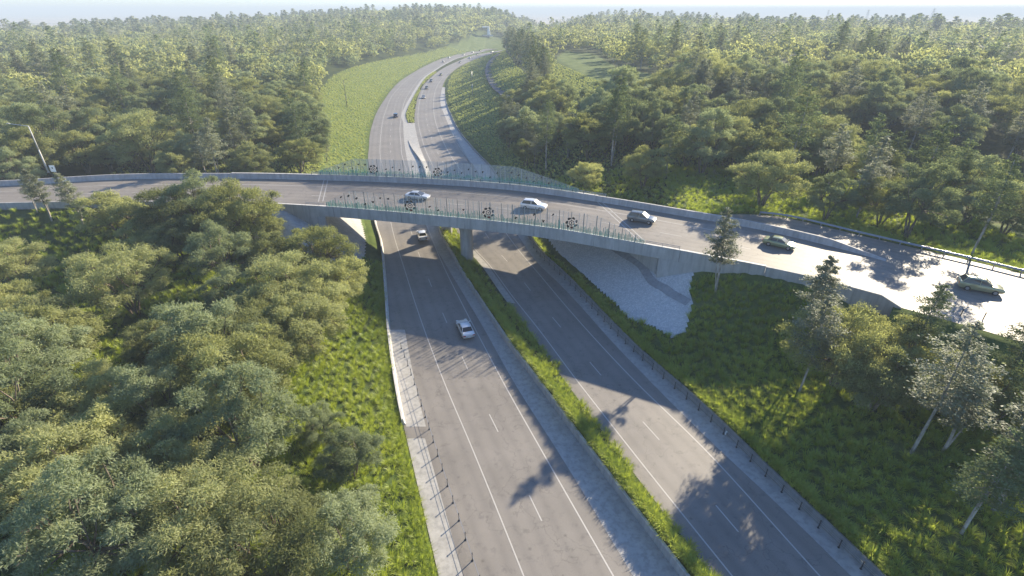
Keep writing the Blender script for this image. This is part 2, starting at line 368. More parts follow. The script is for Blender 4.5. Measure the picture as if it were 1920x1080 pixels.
XRW = FY([(39, 705), (-8.1, 639.5), (-30.4, 550.3), (-41.1, 472.4), (-43.8, 417), (-43.5, 375.8), (-41.5, 344.3), (-38, 308.6), (-33.0, 270.6), (-27.2, 237), (-20.0, 200), (-11.0, 166), (-5.6, 147), (4.2, 93.9), (8.9, 80.6), (12.6, 69.8), (15.9, 60.1), (19.5, 51.3), (20.8, 49.2), (23.7, 41.9), (25.4, 36.9), (27.7, 31.1), (30.3, 24.5)])
XR0 = XR1.off(-1.5)
# overpass edges: N = near parapet outer line, F = far parapet inner line, E = outer road edge on the far side
ND = [(-330, -10), (-220, 50), (-160, 76), (-130, 84), (-95, 88.5), (-70, 89.6), (-50, 89.0), (-35.3, 87), (-28.6, 85.8), (-18.4, 83.4), (-8, 80.8), (0, 78.6), (8.4, 75.6), (16.6, 71.6), (26.7, 66.6), (38.2, 60.3), (46.9, 53.2), (52.1, 48.8), (57, 44), (64, 35), (73, 20), (83, 0), (93, -30)]
FD = [(-340, 8), (-230, 70), (-170, 92), (-130, 99), (-103, 102.5), (-92.5, 105), (-80.8, 107.2), (-59.1, 107.6), (-40.6, 106.4), (-22.1, 104.3), (-6.5, 101.3), (4.2, 98.0), (14.1, 93.4), (23.1, 88.7), (31.3, 84), (40, 79), (48, 72.5), (56, 64)]
YN = FX(ND); YF = FX(FD)
YE = FX(FD[:-4] + [(31.3, 84.6), (40, 85.8), (47.6, 84), (54.9, 76.9), (70.0, 62.3), (84, 45), (97, 22), (110, -15)])
DZ = 9.3   # overpass road level
PT = 10.4  # parapet top
ABL, ABR = -8.3, 8.3
def hwl(x, y): return (XLE(y) - x) * 0.93
def hwr(x, y): return (x - XRW(y)) * 0.93
def ovd(x, y):
    gN = 0.93
    return np.maximum((YN(x) - y) * gN, (y - YE(x)) * gN)
def sstep(a, b, x):
    t = np.clip((x - a) / (b - a), 0, 1); return t * t * (3 - 2 * t)
def vnoise(x, y, s, seed=0):
    x = np.asarray(x, float) / s + seed * 17.3; y = np.asarray(y, float) / s - seed * 9.1
    xi = np.floor(x); yi = np.floor(y); fx = x - xi; fy = y - yi
    fx = fx * fx * (3 - 2 * fx); fy = fy * fy * (3 - 2 * fy)
    h = lambda a, b: np.modf(np.abs(np.sin(a * 127.1 + b * 311.7) * 43758.5453))[0]
    return (h(xi, yi) * (1 - fx) + h(xi + 1, yi) * fx) * (1 - fy) + (h(xi, yi + 1) * (1 - fx) + h(xi + 1, yi + 1) * fx) * fy
def H(x, y):
    x = np.asarray(x, float); y = np.asarray(y, float)
    l = hwl(x, y); r = hwr(x, y); ov = ovd(x, y)
    rad = np.sqrt(x * x + y * y)
    near_ov = 1 - sstep(6, 22, ov)
    s = np.where((l > r) | (y > 66), 0.30, 0.24) + 0.32 * near_ov * sstep(52, 66, y)
    off = 1.6
    zl = 0.35 + s * np.maximum(l - off, 0) + 0.12 * np.clip(l, 0, off)
    zr = 0.9 + s * np.maximum(r - off, 0)
    zr = np.where(y > 150, 0.15 + 0.24 * np.maximum(r, 0), zr)
    zhw = np.where(l > r, zl, zr)
    natl = 4.6 + 2.2 * sstep(110, 220, y) + 3.5 * sstep(130, 300, rad) * sstep(20, 60, l); natr = 3.7 + 1.8 * sstep(66, 112, y) + 3.8 * sstep(105, 200, y) + 5.5 * sstep(110, 280, rad)
    nat = np.where(l > r, natl, natr) + 1.5 * (vnoise(x, y, 60, 1) - 0.5) * sstep(5, 40, np.maximum(l, r))
    hill = 21 * np.exp(-((x + 130) / 330) ** 2 - ((y - 1030) / 300) ** 2) + 5 * (vnoise(x, y, 240, 2) - 0.3) * sstep(200, 600, rad)
    nat = nat + hill * sstep(8, 60, np.maximum(l, r))
    fade = 1 - sstep(1150, 1700, rad)
    zov = DZ - 0.15 - 0.58 * np.maximum(ov - 1.2, 0)
    nat = np.maximum(nat, np.where((y > YE(x)) & (r > 0), (8.7 - 0.05 * np.maximum(ov, 0)) * sstep(20, 34, x), 0))
    emb = np.maximum(nat, zov)
    z = np.minimum(zhw, emb)
    inside = (l < 0.95) & (r < 1.25)
    z = np.where(inside, -0.5, z)
    # keep the overpass surface clear of the fill
    z = np.where((ov < 0.3), np.minimum(z, DZ - 0.25), z)
    return z * fade + (-0.5) * (1 - fade)

# ------------------------------------------------------------------ clearings and forest limits
def poly_in(px, py, poly):
    px = np.asarray(px); py = np.asarray(py); c = np.zeros(px.shape, bool); n = len(poly)
    for i in range(n):
        x0, y0 = poly[i]; x1, y1 = poly[(i + 1) % n]
        cond = ((y0 > py) != (y1 > py)) & (px < (x1 - x0) * (py - y0) / (y1 - y0 + 1e-12) + x0)
        c ^= cond
    return c
FOREST_LF = FY([(-9, 990), (-63, 671), (-96, 459), (-104, 340), (-96, 280), (-84, 230), (-69, 180), (-58, 150), (-48, 128)])
FOREST_RF = FY([(60, 800), (-2, 640), (0, 394), (8, 300), (9, 234), (-3, 196), (-6, 188), (0, 160), (8, 120)])
LAWN = gp([(1030, 128), (1060, 104), (1110, 108), (1160, 135), (1250, 152), (1262, 186), (1200, 200), (1110, 196), (1040, 182), (1020, 160)], 13)
NEARL = gp([(0, 590), (60, 600), (130, 640), (250, 600), (330, 660), (470, 640), (560, 600), (690, 560), (600, 640), (530, 690), (480, 740), (450, 800), (500, 870), (590, 920), (650, 1000), (660, 1080)], 7.0) + [(-12, 14), (-16, -20), (-140, -20), (-140, 60), (-75, 60)]
LAWNR = gp([(1620, 318), (1760, 292), (1960, 285), (1990, 400), (1830, 392), (1700, 352)], 6.5)
LAWNL = gp([(0, 118), (50, 125), (30, 160), (0, 165)], 5)
def forest_ok(x, y):
    """where the auto-planted forest may stand"""
    l = hwl(x, y); r = hwr(x, y); ov = ovd(x, y)
    ok = np.ones(np.shape(x), bool)
    behind = y > YE(x) + 4
    left = l > r
    far_l = left & behind & ((x < FOREST_LF(y)) | (y > 770))
    far_r = (~left) & behind & ((x > FOREST_RF(y)) | (y > 770))
    near_l = poly_in(x, y, NEARL)
    ok = far_l | far_r | near_l
    ok &= (ov > 3.5) & ~((x > 36) & (y > YE(x)) & (ov < 21)) & ~((x > 36) & (y > YE(x)) & (ov < 32) & (rng.random(np.shape(x)) < .55))
    ok &= np.hypot(x + 97, y - 107) > 13
    ok &= ~((x > 8) & (x <= 36) & (y > YE(x)) & (ov < 13))
    ok &= ~poly_in(x, y, LAWN) & ~poly_in(x, y, LAWNL)
    return ok

# ------------------------------------------------------------------ terrain sheet
def axis(lo, hi, step, far, growth=1.13):
    a = list(np.arange(lo, hi + 0.01, step)); s = step
    while a[-1] < far: s *= growth; a.append(a[-1] + s)
    s = step; b = []
    x = lo
    while x > -far: s *= growth; x -= s; b.append(x)
    return np.array(b[::-1] + a)
gx = axis(-110, 110, 1.25, 14000); gy = axis(-10, 260, 1.25, 14000)
XX, YY = np.meshgrid(gx, gy)
ZZ = H(XX, YY)
nx, ny = len(gx), len(gy)
idx = np.arange(nx * ny).reshape(ny, nx)
Q = np.stack([idx[:-1, :-1], idx[:-1, 1:], idx[1:, 1:], idx[1:, :-1]], -1).reshape(-1, 4)
me = npmesh("ground", np.stack([XX, YY, ZZ], -1).reshape(-1, 3), Q, [M['ground']], smooth=True)
ground = bpy.data.objects.new("ground", me); col.objects.link(ground); structure(ground)
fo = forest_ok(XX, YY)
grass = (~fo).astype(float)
rad = np.sqrt(XX ** 2 + YY ** 2)
grass[(XX > -20) & (YY < 90)] = 0.75
grass[(XX < 0) & (YY < 100)] = 0.35
plainm = sstep(1000, 1180, rad) * (1 - ((np.abs(XX + 130) < 330) & (rad < 1350)))
ca = me.color_attributes.new("zone", 'FLOAT_COLOR', 'POINT')
ca.data.foreach_set("color", np.stack([grass, plainm, np.zeros_like(grass), np.ones_like(grass)], -1).astype(np.float32).ravel())
def HT(x, y):
    """height of the terrain sheet itself (bilinear in its grid)"""
    x = np.asarray(x, float); y = np.asarray(y, float)
    i = np.clip(np.searchsorted(gx, x) - 1, 0, nx - 2); j = np.clip(np.searchsorted(gy, y) - 1, 0, ny - 2)
    u = (x - gx[i]) / (gx[i + 1] - gx[i]); v = (y - gy[j]) / (gy[j + 1] - gy[j])
    return (ZZ[j, i] * (1 - u) + ZZ[j, i + 1] * u) * (1 - v) + (ZZ[j + 1, i] * (1 - u) + ZZ[j + 1, i + 1] * u) * v

# ------------------------------------------------------------------ highway
def rib(mb, fa, fb, y0, y1, z0=0.0, z1=None, step=2.0, mi=0):
    z1 = z0 if z1 is None else z1
    n = max(2, int(abs(y1 - y0) / step) + 1); ys = np.linspace(y0, y1, n)
    a = fa(ys) if callable(fa) else np.interp(ys, [y0, y1], fa); b = fb(ys)
    za = z0(ys) if callable(z0) else np.full(n, z0); zb = z1(ys) if callable(z1) else np.full(n, z1)
    vs = []
    for k in range(n): vs += [(a[k], ys[k], za[k]), (b[k], ys[k], zb[k])]
    mb.add(vs, [(2 * k, 2 * k + 1, 2 * k + 3, 2 * k + 2) for k in range(n - 1)], mi)
def line(mb, f, off, w, y0, y1, z=0.008):
    a = f.off(off - w / 2); b = f.off(off + w / 2); rib(mb, a, b, y0, y1, z)
Y0 = -50
mb = MB(); rib(mb, XLE, XLS, Y0, 735); structure(set_lat(mb.build("highway_road", M['asphalt']), lambda x, y: (x - float(XL1(y))) * .93))
mb = MB(); rib(mb, XR0, XRP, Y0, 700); structure(set_lat(mb.build("highway_road", M['asphalt']), lambda x, y: (x - float(XR1(y))) * .93))
mb = MB(); rib(mb, XLS, XCW.off(-0.12), Y0, 186); rib(mb, XLS, XLS.off(1.9), 186, 640)
structure(mb.build("median_concrete_strip", M['strip']))
mb = MB(); rib(mb, XRP, XRW.off(-0.1), Y0, 330); structure(mb.build("shoulder_concrete_strip", M['strip']))
mb = MB(); rib(mb, XLE.off(0.25), XLE.off(2.35), 43, 62.8, 0.006); rib(mb, XLE, XLE.off(1.9), Y0, 41.2, 0.006)
structure(mb.build("shoulder_concrete_strip", M['strip']))
mb = MB()   # far median: concrete next to grass, raised platform between the carriageways
zplat = lambda y: np.interp(y, [90, 150, 186, 216], [0.9, 0.75, 0.05, 0.02])
rib(mb, XCW.off(0.14), XR0, 110, 186, lambda y: np.interp(y, [90, 150, 184], [0.92, 0.8, 0.02]), 0.02)
rib(mb, XLS.off(1.9), XR0, 186, 219, 0.012); structure(mb.build("median_concrete_apron", M['strip']))
mb = MB(); rib(mb, XR0, XR0.off(1.15), 70.5, 92, 0.008); structure(mb.build("median_concrete_strip", M['strip']))
mb = MB()
rib(mb, XCW.off(0.14), XR0, Y0, 110, 0.86, 0.05, 2.0); rib(mb, XLS.off(1.9), XR0, 219, 545, 0.15, 0.1)
structure(mb.build("median_soil", M['ground']))
mb = MB()
line(mb, XL1, 0, 0.12, Y0, 700); line(mb, XL2, 0, 0.13, Y0, 640); line(mb, XR1, 0, 0.13, Y0, 640); line(mb, XR2, 0, 0.13, Y0, 620)
def dashes(fa, fb, y0, first=0.0):
    yy = y0
    while yy < 330:
        g = (fa(yy + 1) - fa(yy - 1)) / 2; c = 1 / math.sqrt(1 + g * g); L = 3.0 * c
        ys = np.array([yy, yy + L]); xm = (fa(ys) + fb(ys)) / 2
        w = 0.055 / c
        mb.add([(xm[0] - w, ys[0], 0.008), (xm[0] + w, ys[0], 0.008), (xm[1] + w, ys[1], 0.008), (xm[1] - w, ys[1], 0.008)], [(0, 1, 2, 3)])
        yy += 12.0 * c
y_d = G(932, 808)[1]
dashes(XL1, XL2, y_d - 6 * 11.28)
y_d2 = G(1222, 815)[1]
dashes(XR1, XR2, y_d2 - 5 * 11.28)
structure(mb.build("road_markings", M['paint']))

def verge(name, f, side, y0, y1, z_in, wid=2.7, gap=0.08):
    ys = np.arange(y0, y1, 1.0); a = f.off(side * gap)(ys); vs = []; K = 4
    for i, y in enumerate(ys):
        for q in range(K + 1):
            x = a[i] + side * wid * q / K; t = q / K
            zi = z_in(y); zo = float(HT(a[i] + side * wid, y)) + 0.04
            vs.append((x, y, zi * (1 - t) + zo * t + (-0.25 if q == K else 0)))
    m = MB(); m.add(vs, [(i * (K + 1) + q, i * (K + 1) + q + 1, (i + 1) * (K + 1) + q + 1, (i + 1) * (K + 1) + q) for i in range(len(ys) - 1) for q in range(K)])
    o = m.build(name, M['verge'], smooth=True); structure(o)
verge("verge_ground", XRW, 1, -50, 700, lambda y: float(np.interp(y, [130, 165, 240, 300], [0.93, 0.55, 0.4, 0.06])))
verge("verge_ground", XLE, -1, -50, 750, lambda y: 0.06)
# ------------------------------------------------------------------ overpass road
def ribx(mb, fa, fb, x0, x1, z=0.0, step=1.5, mi=0):
    n = max(2, int(abs(x1 - x0) / step) + 1); xs = np.linspace(x0, x1, n); a = fa(xs); b = fb(xs); vs = []
    for k in range(n): vs += [(xs[k], a[k], z), (xs[k], b[k], z)]
    mb.add(vs, [(2 * k, 2 * k + 2, 2 * k + 3, 2 * k + 1) for k in range(n - 1)], mi)
mb = MB(); ribx(mb, YN.off(0.35), YE, -325, 92, DZ); structure(set_lat(mb.build("overpass_road", M['deck_asphalt']), lambda x, y: (y - float(YN(x))) * .95 + .9))
mb = MB()
def linex(f, off, x0, x1, w=0.14): ribx(mb, f.off(off - w / 2), f.off(off + w / 2), x0, x1, DZ + 0.008)
linex(YN, 2.0, -320, 80); linex(YF, -4.2, -320, 48)
def mid(x): return 0.5 * (YN(x) + YF(x)) - 0.8
xd = -300
while xd < 50:
    a, b = xd, xd + 3.0
    mb.add([(a, mid(a) - 0.07, DZ + 0.008), (b, mid(b) - 0.07, DZ + 0.008), (b, mid(b) + 0.07, DZ + 0.008), (a, mid(a) + 0.07, DZ + 0.008)], [(0, 1, 2, 3)]); xd += 9
structure(mb.build("road_markings", M['paint']))
def bank(f, x0, x1, side, wid):
    xs = np.arange(x0, x1, 1.0); K = 6; vs = []
    g = np.gradient(f(xs), xs); nx_, ny_ = -g / np.sqrt(1 + g * g), 1 / np.sqrt(1 + g * g)
    for i, x in enumerate(xs):
        y = float(f(x)) - side * 0.02
        for q in range(K + 1):
            a = x + side * nx_[i] * wid * q / K; b = y + side * ny_[i] * wid * q / K; t = q / K
            zo = float(HT(a, b)); z = max(zo + 0.05, (DZ - 0.03) - 0.62 * wid * max(0, t - 0.16)) if q < K else min(zo - 0.2, DZ)
            vs.append((a, b, z))
    m = MB(); m.add(vs, [(i * (K + 1) + q, (i + 1) * (K + 1) + q, (i + 1) * (K + 1) + q + 1, i * (K + 1) + q + 1) for i in range(len(xs) - 1) for q in range(K)])
    structure(m.build("verge_ground", M['verge'], smooth=True))
bank(YN.off(0.35), 46.6, 92, -1, 8.0); bank(YE, 36, 104, 1, 4.5)
# expansion joints (pairs of pale strips)
mb = MB()
for (p0, p1) in (((601, 378), (612, 334)), ((1204, 452), (1117, 372))):
    a = Vector((*G(*p0, DZ), DZ + 0.008)); b = Vector((*G(*p1, DZ), DZ + 0.008)); d = (b - a).normalized(); n_ = Vector((d.y, -d.x, 0))
    for o_, w in ((-0.4, 0.10), (0.4, 0.10)):
        q = [a + n_ * (o_ - w), a + n_ * (o_ + w), b + n_ * (o_ + w), b + n_ * (o_ - w)]
        mb.add(q, [(0, 1, 2, 3)])
structure(mb.build("deck_joint_markings", M['joint']))

# ------------------------------------------------------------------ bridge
bridge = empty("overpass_bridge", (-8, 84, 0))
tag(bridge, "curved grey concrete overpass bridge crossing both carriageways of the highway", "bridge")
def bpart(mb, name, mats, smooth=False, parent=None):
    o = mb.build(name, mats, smooth=smooth); o.parent = parent or bridge
    if parent is None: o.matrix_parent_inverse = Matrix.Translation((8, -84, 0))
    return o
XA, XB = -46.0, 34.5
def sweepx(f, x0, x1, z, prof, step=1.5):
    n = max(2, int((x1 - x0) / step) + 1); xs = np.linspace(x0, x1, n)
    m = MB(); m.profile([(x, float(f(x)), z) for x in xs], prof); return m
# travel +x: across (right of travel) = -y side (towards the camera)
near_prof = [(0.0, -0.78), (0.0, 1.1), (-0.38, 1.1), (-0.5, 0.25), (-0.55, 0.0), (-0.9, -0.05), (-0.9, -0.9)]
far_prof = [(0.05, 0.0), (-0.05, 0.25), (-0.12, 1.1), (-0.5, 1.1), (-0.5, -0.8), (0.5, -0.9), (0.5, -0.05)]
bpart(sweepx(YN, XA, XB, DZ, [(a, u) for a, u in near_prof]), "near_parapet", M['concrete'])
bpart(sweepx(YF, XA, XB + 2, DZ, [(a, u) for a, u in far_prof]), "far_parapet", M['concrete'])
mb = MB()
xs = np.linspace(-44, 29, 60); vs = []
for x in xs:
    a, b = float(YN(x)) + 0.95, float(YF(x)) - 0.55
    vs += [(x, a, 8.35), (x, b, 8.35), (x, b, DZ - 0.06), (x, a, DZ - 0.06)]
fs = []
for k in range(len(xs) - 1):
    for e in range(4): fs.append((4 * k + e, 4 * k + (e + 1) % 4, 4 * k + 4 + (e + 1) % 4, 4 * k + 4 + e))
mb.add(vs, fs); bpart(mb, "deck_slab", M['concrete'])
for off_ in (3.2, 7.0, 10.8, 14.6):       # box girders under the slab
    m = sweepx(YN.off(off_), -31, 20.5 - off_ * 0.35, 8.36, [(-0.9, 0), (-0.6, -0.5), (0.6, -0.5), (0.9, 0)]); bpart(m, "girder", M['concrete'])
# fascia joints
for px in (604, 745, 870, 1000, 1103, 1234):
    m = MB(); x = G(px, 410, PT)[0]; m.box((x, float(YN(x)) - 0.004, DZ + 0.15), (0.035, 0.02, 1.8), 0); bpart(m, "fascia_joint", M['darksteel'])
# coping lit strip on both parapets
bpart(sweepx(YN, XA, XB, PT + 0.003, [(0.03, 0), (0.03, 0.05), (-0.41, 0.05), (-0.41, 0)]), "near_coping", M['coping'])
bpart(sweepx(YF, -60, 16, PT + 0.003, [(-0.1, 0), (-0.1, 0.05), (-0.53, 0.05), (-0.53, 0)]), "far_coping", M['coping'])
# piers with a cross head
for (x, y) in ((-8.2, 85.2), (-13.4, 98.2)):
    m = MB(); prof = [(0, 1.12), (6.4, 1.12), (7.1, 1.35), (7.85, 1.5)]; n = 32; vs = []
    for z, r in prof:
        for k in range(n): vs.append((x + r * math.cos(2 * math.pi * k / n), y + r * math.sin(2 * math.pi * k / n), z))
    fs = [(i * n + k, i * n + (k + 1) % n, (i + 1) * n + (k + 1) % n, (i + 1) * n + k) for i in range(3) for k in range(n)] + [tuple(range(3 * n, 4 * n))]
    m.add(vs, fs); p_ = bpart(m, "pier", M['concrete'], True)
    m = MB(); m.box((x, y, 7.86), (2.6, 1.6, 0.1)); m.box((x - 0.75, y, 8.0), (0.5, 0.5, 0.2)); m.box((x + 0.75, y, 8.0), (0.5, 0.5, 0.2)); bpart(m, "bearing", M['darksteel'])
# abutments: wall below the deck plus wing walls following the slope
def abut(side):
    m = MB(); pts = []
    ys = np.linspace(float(YN(side[0])) + 0.05, float(YF(side[1])) + 0.4, 12)
    P_ = []
    for k, y in enumerate(ys):
        f = XLE if side[2] < 0 else XRW
        x = float(f(y)) + side[2] * 9.4 / 1.0; P_.append((x, y))
    th = 1.2 * side[2]
    vs = []
    for x, y in P_: vs += [(x, y, 3.0), (x + th, y, 3.0), (x + th, y, 8.34), (x, y, 8.34)]
    fs = []
    for k in range(len(P_) - 1):
        for e in range(4): fs.append((4 * k + e, 4 * k + (e + 1) % 4, 4 * k + 4 + (e + 1) % 4, 4 * k + 4 + e))
    fs += [(3, 2, 1, 0), tuple(4 * (len(P_) - 1) + i for i in range(4))]
    m.add(vs, fs); bpart(m, "abutment_wall", M['concrete'])
    for f, dy in ((YN, 0.0), (YF, 0.48)):
        x0 = P_[0][0] if dy == 0 else P_[-1][0]
        m = MB(); xs_ = np.linspace(x0, x0 + side[2] * 15, 10)
        vs = []
        for x in xs_:
            y = float(f(x)) + dy; zb = float(HT(x, y - 0.8 if dy == 0 else y + 0.8)) - 0.6
            zb = min(zb, 8.2)
            zt = 8.5
            vs += [(x, y + 0.02, zb), (x, y + 0.02, zt), (x, y + (0.6 if dy == 0 else -0.6), zt), (x, y + (0.6 if dy == 0 else -0.6), zb)]
        fs = []
        for k in range(len(xs_) - 1):
            for e in range(4): fs.append((4 * k + e, 4 * k + (e + 1) % 4, 4 * k + 4 + (e + 1) % 4, 4 * k + 4 + e))
        fs += [(3, 2, 1, 0), tuple(4 * (len(xs_) - 1) + i for i in range(4))]
        m.add(vs, fs); bpart(m, "wing_wall", M['concrete'])
abut((-33, -38, -1)); abut((20, 12, 1))

# steel hand rails on the parapet ends
def handrail(x0, x1, f, off, label):
    root = empty("steel_handrail", (x0, float(f(x0)) + off, PT))
    tag(root, label, "handrail")
    n = max(2, int((x1 - x0) / 0.8)); L = [(x, float(f(x)) + off) for x in np.linspace(x0, x1, n)]
    ox, oy, oz = root.location
    for hgt in (0.28, 0.5):
        m = MB(); m.path([(x - ox, y - oy, hgt) for x, y in L], 0.04, 0.04, 6); m.build("rail", M['steel'], root)
    for k in range(0, n, 2):
        m = MB(); x, y = L[k]; m.tube((x - ox, y - oy, 0.04), (x - ox, y - oy, 0.52), 0.035, n=6); m.build("post", M['steel'], root)
handrail(G(575, 383, PT)[0], G(608, 388, PT)[0], YN, 0.2, "short steel handrail on the near parapet left of the flower screen")
handrail(G(1212, 459, PT)[0], G(1275, 470, PT)[0], YN, 0.2, "short steel handrail on the near parapet right of the flower screen")

# throw screens ----------------------------------------------------
def screen(f, off, x0, x1, label, lean, spacing, hmax, rx, flower_xs, far=False):
    root = empty("safety_screen", (x0, float(f(x0)) + off, PT)); tag(root, label, "bridge screen")
    ox, oy, oz = root.location
    def B(x): return Vector((x - ox, float(f(x)) + off - oy, 0.05))
    def hh(x): return hmax * min(1, 0.22 + 0.78 * (x - x0) / rx, 0.22 + 0.78 * (x1 - x) / (rx * 1.5))
    ln = Vector((0, lean, 0))
    xs_ = np.arange(x0, x1 + 0.01, spacing)
    for x in xs_:
        h = hh(x); m = MB(); b = B(x); m.tube(b, b + Vector((0, 0, h)) + ln * h, 0.055, 0.045, 6); m.build("post", M['screenpost'], root)
    m = MB()
    x = x0
    while x < x1:
        h = hh(x) * 0.985; b = B(x) + Vector((0, 0.03, 0)); w = 0.010 if not far else 0.021
        t = b + Vector((0, 0, h)) + ln * h
        m.add([b + Vector((-w, 0, 0)), b + Vector((w, 0, 0)), t + Vector((w, 0, 0)), t + Vector((-w, 0, 0))], [(0, 1, 2, 3)])
        x += 0.125
    x = x0 + .1
    while x < x1:
        h = hh(x) * random.choice((.55, .75, .97, .97)); b = B(x) + Vector((0, 0.045, 0)); t = b + Vector((0, 0, h)) + ln * h
        m.tube(b, t, 0.042, n=4, caps=False); x += random.uniform(.45, .95)
    for q in range(1, 9):
        hq = hmax * q / 9.0; run = []
        for x in np.arange(x0, x1, 0.6):
            if hh(x) >= hq: run.append(B(x) + Vector((0, 0.03, hq)) + ln * hq)
        for a, b in zip(run[:-1], run[1:]): m.add([a, b, b + Vector((0, 0, 0.014)), a + Vector((0, 0, 0.014))], [(0, 1, 2, 3)])
    m.build("wire_mesh", M['mesh'], root)
    # uneven green reeds in front of the mesh
    m = MB(); x = x0
    while x < x1:
        hr = min(hh(x) * 0.9, 0.72 + 0.75 * random.random() ** 2) + 0.1 * math.sin(x * 0.9); lx = random.uniform(-0.07, 0.07)
        b = B(x) + Vector((0, -0.07, 0)); w = 0.022
        m.box((b.x + lx / 2, b.y, b.z + hr / 2), (0.065, 0.04, hr)); x += random.uniform(0.12, 0.2)
    for hq in (0.14, 0.42):
        for a, b in zip(np.arange(x0, x1 - 0.5, 1.0), np.arange(x0 + 1.0, x1 + 0.5, 1.0)):
            p, q = B(a), B(min(b, x1)); m.tube(p + Vector((0, -0.09, hq)), q + Vector((0, -0.09, hq)), 0.025, n=4, caps=False)
    m.build("green_reed_railing", M['reed'], root)
    def petal(m, c, r, ang, asp, mi=0):
        n = 10; ca, sa = math.cos(ang), math.sin(ang); vs = []
        for yy_ in (-0.1, -0.125):
            for k in range(n):
                t = 2 * math.pi * k / n; u = r * math.cos(t); v = r * asp * math.sin(t) * (1 + 0.3 * math.cos(t))
                X_, Z_ = u * ca - v * sa, u * sa + v * ca
                vs.append(c + Vector((X_, yy_ + lean * (Z_), Z_)))
        fs = [tuple(range(n)), tuple(range(2 * n - 1, n - 1, -1))] + [(k, n + k, n + (k + 1) % n, (k + 1) % n) for k in range(n)]
        m.add(vs, fs, mi)
    for fx in flower_xs:
        m = MB(); c = B(fx) + Vector((0, 0, 1.35)) + ln * 1.35
        for k in range(7):
            a = 2 * math.pi * k / 7 + 0.3; petal(m, c + Vector((0.78 * math.cos(a), 0, 0.78 * math.sin(a))), 0.29, a + 1.3, 0.62, 1 if k == 5 else 0)
        for k in range(8):
            a = 2 * math.pi * k / 8; petal(m, c + Vector((0.36 * math.cos(a), 0, 0.36 * math.sin(a))), 0.17, a + 1.57, 0.4)
        petal(m, c, 0.13, 0, 0.8)
        m.build("flower_motif", [M['petal'], M['petalred']], root)
    k = 0
    for x in np.arange(x0 + 3, x1 - 5, 1.45):
        if min([abs(x - q) for q in flower_xs] + [9]) < 1.6: continue
        if random.random() < 0.12: continue
        hz = random.choice((0.95, 1.45, 1.9, 2.25)) ; hz = min(hz, hh(x) * 0.8)
        m = MB(); c = B(x) + Vector((0, 0, hz)) + ln * hz; a = random.random() * 6
        petal(m, c, random.uniform(0.17, 0.27), a, 0.55); petal(m, c + Vector((0.12, 0, 0.1)), 0.14, a + 1.4, 0.6); m.build("leaf_motif", M['petal'], root); k += 1
    return root
nx0, nx1 = G(612, 388, PT)[0], G(1210, 459, PT)[0]
screen(YN, 0.12, nx0, nx1, "tall wire safety screen with dark flower motifs on the near edge of the overpass", -0.05, 1.83, 3.2, 4.5,
       [G(770, 401, PT)[0], G(916, 414, PT)[0], G(1071, 434, PT)[0]])
fx0, fx1 = G(600, 326, PT)[0], G(1085, 362, PT)[0]
screen(YF, 0.45, fx0, fx1, "wire safety screen with dark flower motifs on the far edge of the overpass", 0.05, 1.83, 3.5, 8,
       [G(700, 330, PT)[0] + 0.2, G(822, 335, PT)[0]], far=True)
def farrail():
    x0, x1 = G(587, 325, PT)[0], G(1150, 376, PT)[0]
    root = empty("parapet_railing", (x0, float(YF(x0)) + 0.18, PT)); tag(root, "low two-bar steel railing along the far parapet of the overpass", "railing")
    ox, oy, oz = root.location
    xs_ = np.arange(x0, x1, 2.0); P_ = [(x - ox, float(YF(x)) + 0.18 - oy) for x in xs_]
    for hgt in (0.3, 0.55):
        m = MB(); m.path([(a, b, hgt) for a, b in P_], 0.05, 0.05, 5); m.build("rail", M['steel'], root)
    for a, b in P_: m = MB(); m.box((a, b, 0.33), (0.09, 0.09, 0.56)); m.build("post", M['darksteel'], root)
farrail()

# road-side concrete barriers off the bridge ------------------------
def barrier(name, f, x0, x1, prof, label, z=DZ, taper=0):
    n = max(4, int((x1 - x0) / 1.5)); xs_ = np.linspace(x0, x1, n); m = MB()
    P_ = [(x, float(f(x)), z) for x in xs_]; pr = []
    for x in xs_:
        k = 1.0 if taper == 0 else min(1.0, 0.12 + (x1 - x) / taper)
        pr.append([(a, u * k if u > 0 else u) for a, u in prof])
    m.profile(P_, pr); o = m.build(name, M['concrete']); tag(o, label, "concrete barrier")
barp = [(0.0, -1.4), (0.0, 1.05), (-0.3, 1.05), (-0.42, 0.25), (-0.45, 0.0), (-0.45, -1.4)]
barf = [(0.05, -0.3), (0.05, 0.0), (-0.05, 0.25), (-0.16, 1.05), (-0.46, 1.05), (-0.5, -0.3)]
barrier("roadside_barrier", YN, XB + 0.02, 47.0, barp, "grey concrete barrier on the near edge of the overpass road right of the bridge", taper=1.5)
barrier("roadside_barrier", YN, -150, XA - 0.02, barp, "grey concrete barrier on the near edge of the overpass road left of the bridge")
barrier("roadside_barrier", YF, XB + 2.02, G(1597, 447, DZ)[0], barf, "concrete barrier tapering down to the sunlit shoulder right of the bridge", taper=6)
barrier("roadside_barrier", YF, -150, XA - 0.02, barf, "long concrete barrier on the far edge of the overpass road left of the bridge")
# w-beam guardrail on the right
gr = empty("guardrail", (47, 84, DZ)); tag(gr, "steel guardrail along the outer edge of the sunlit overpass road, grass behind it", "guardrail")
xs_ = np.arange(43.5, 104, 1.0); YG = YE.off(-0.35)
m = MB(); m.profile([(x - 47, float(YG(x)) - 84, 0) for x in xs_], [(0, 0.45), (0.06, 0.52), (0.0, 0.6), (0.06, 0.68), (0, 0.76), (-0.03, 0.76), (-0.03, 0.45)]); m.build("beam", M['steel'], gr)
for x in xs_[::2]: m = MB(); m.box((x - 47, float(YG(x)) - 84 + 0.12, 0.34), (0.12, 0.12, 0.84)); m.build("post", M['steel'], gr)
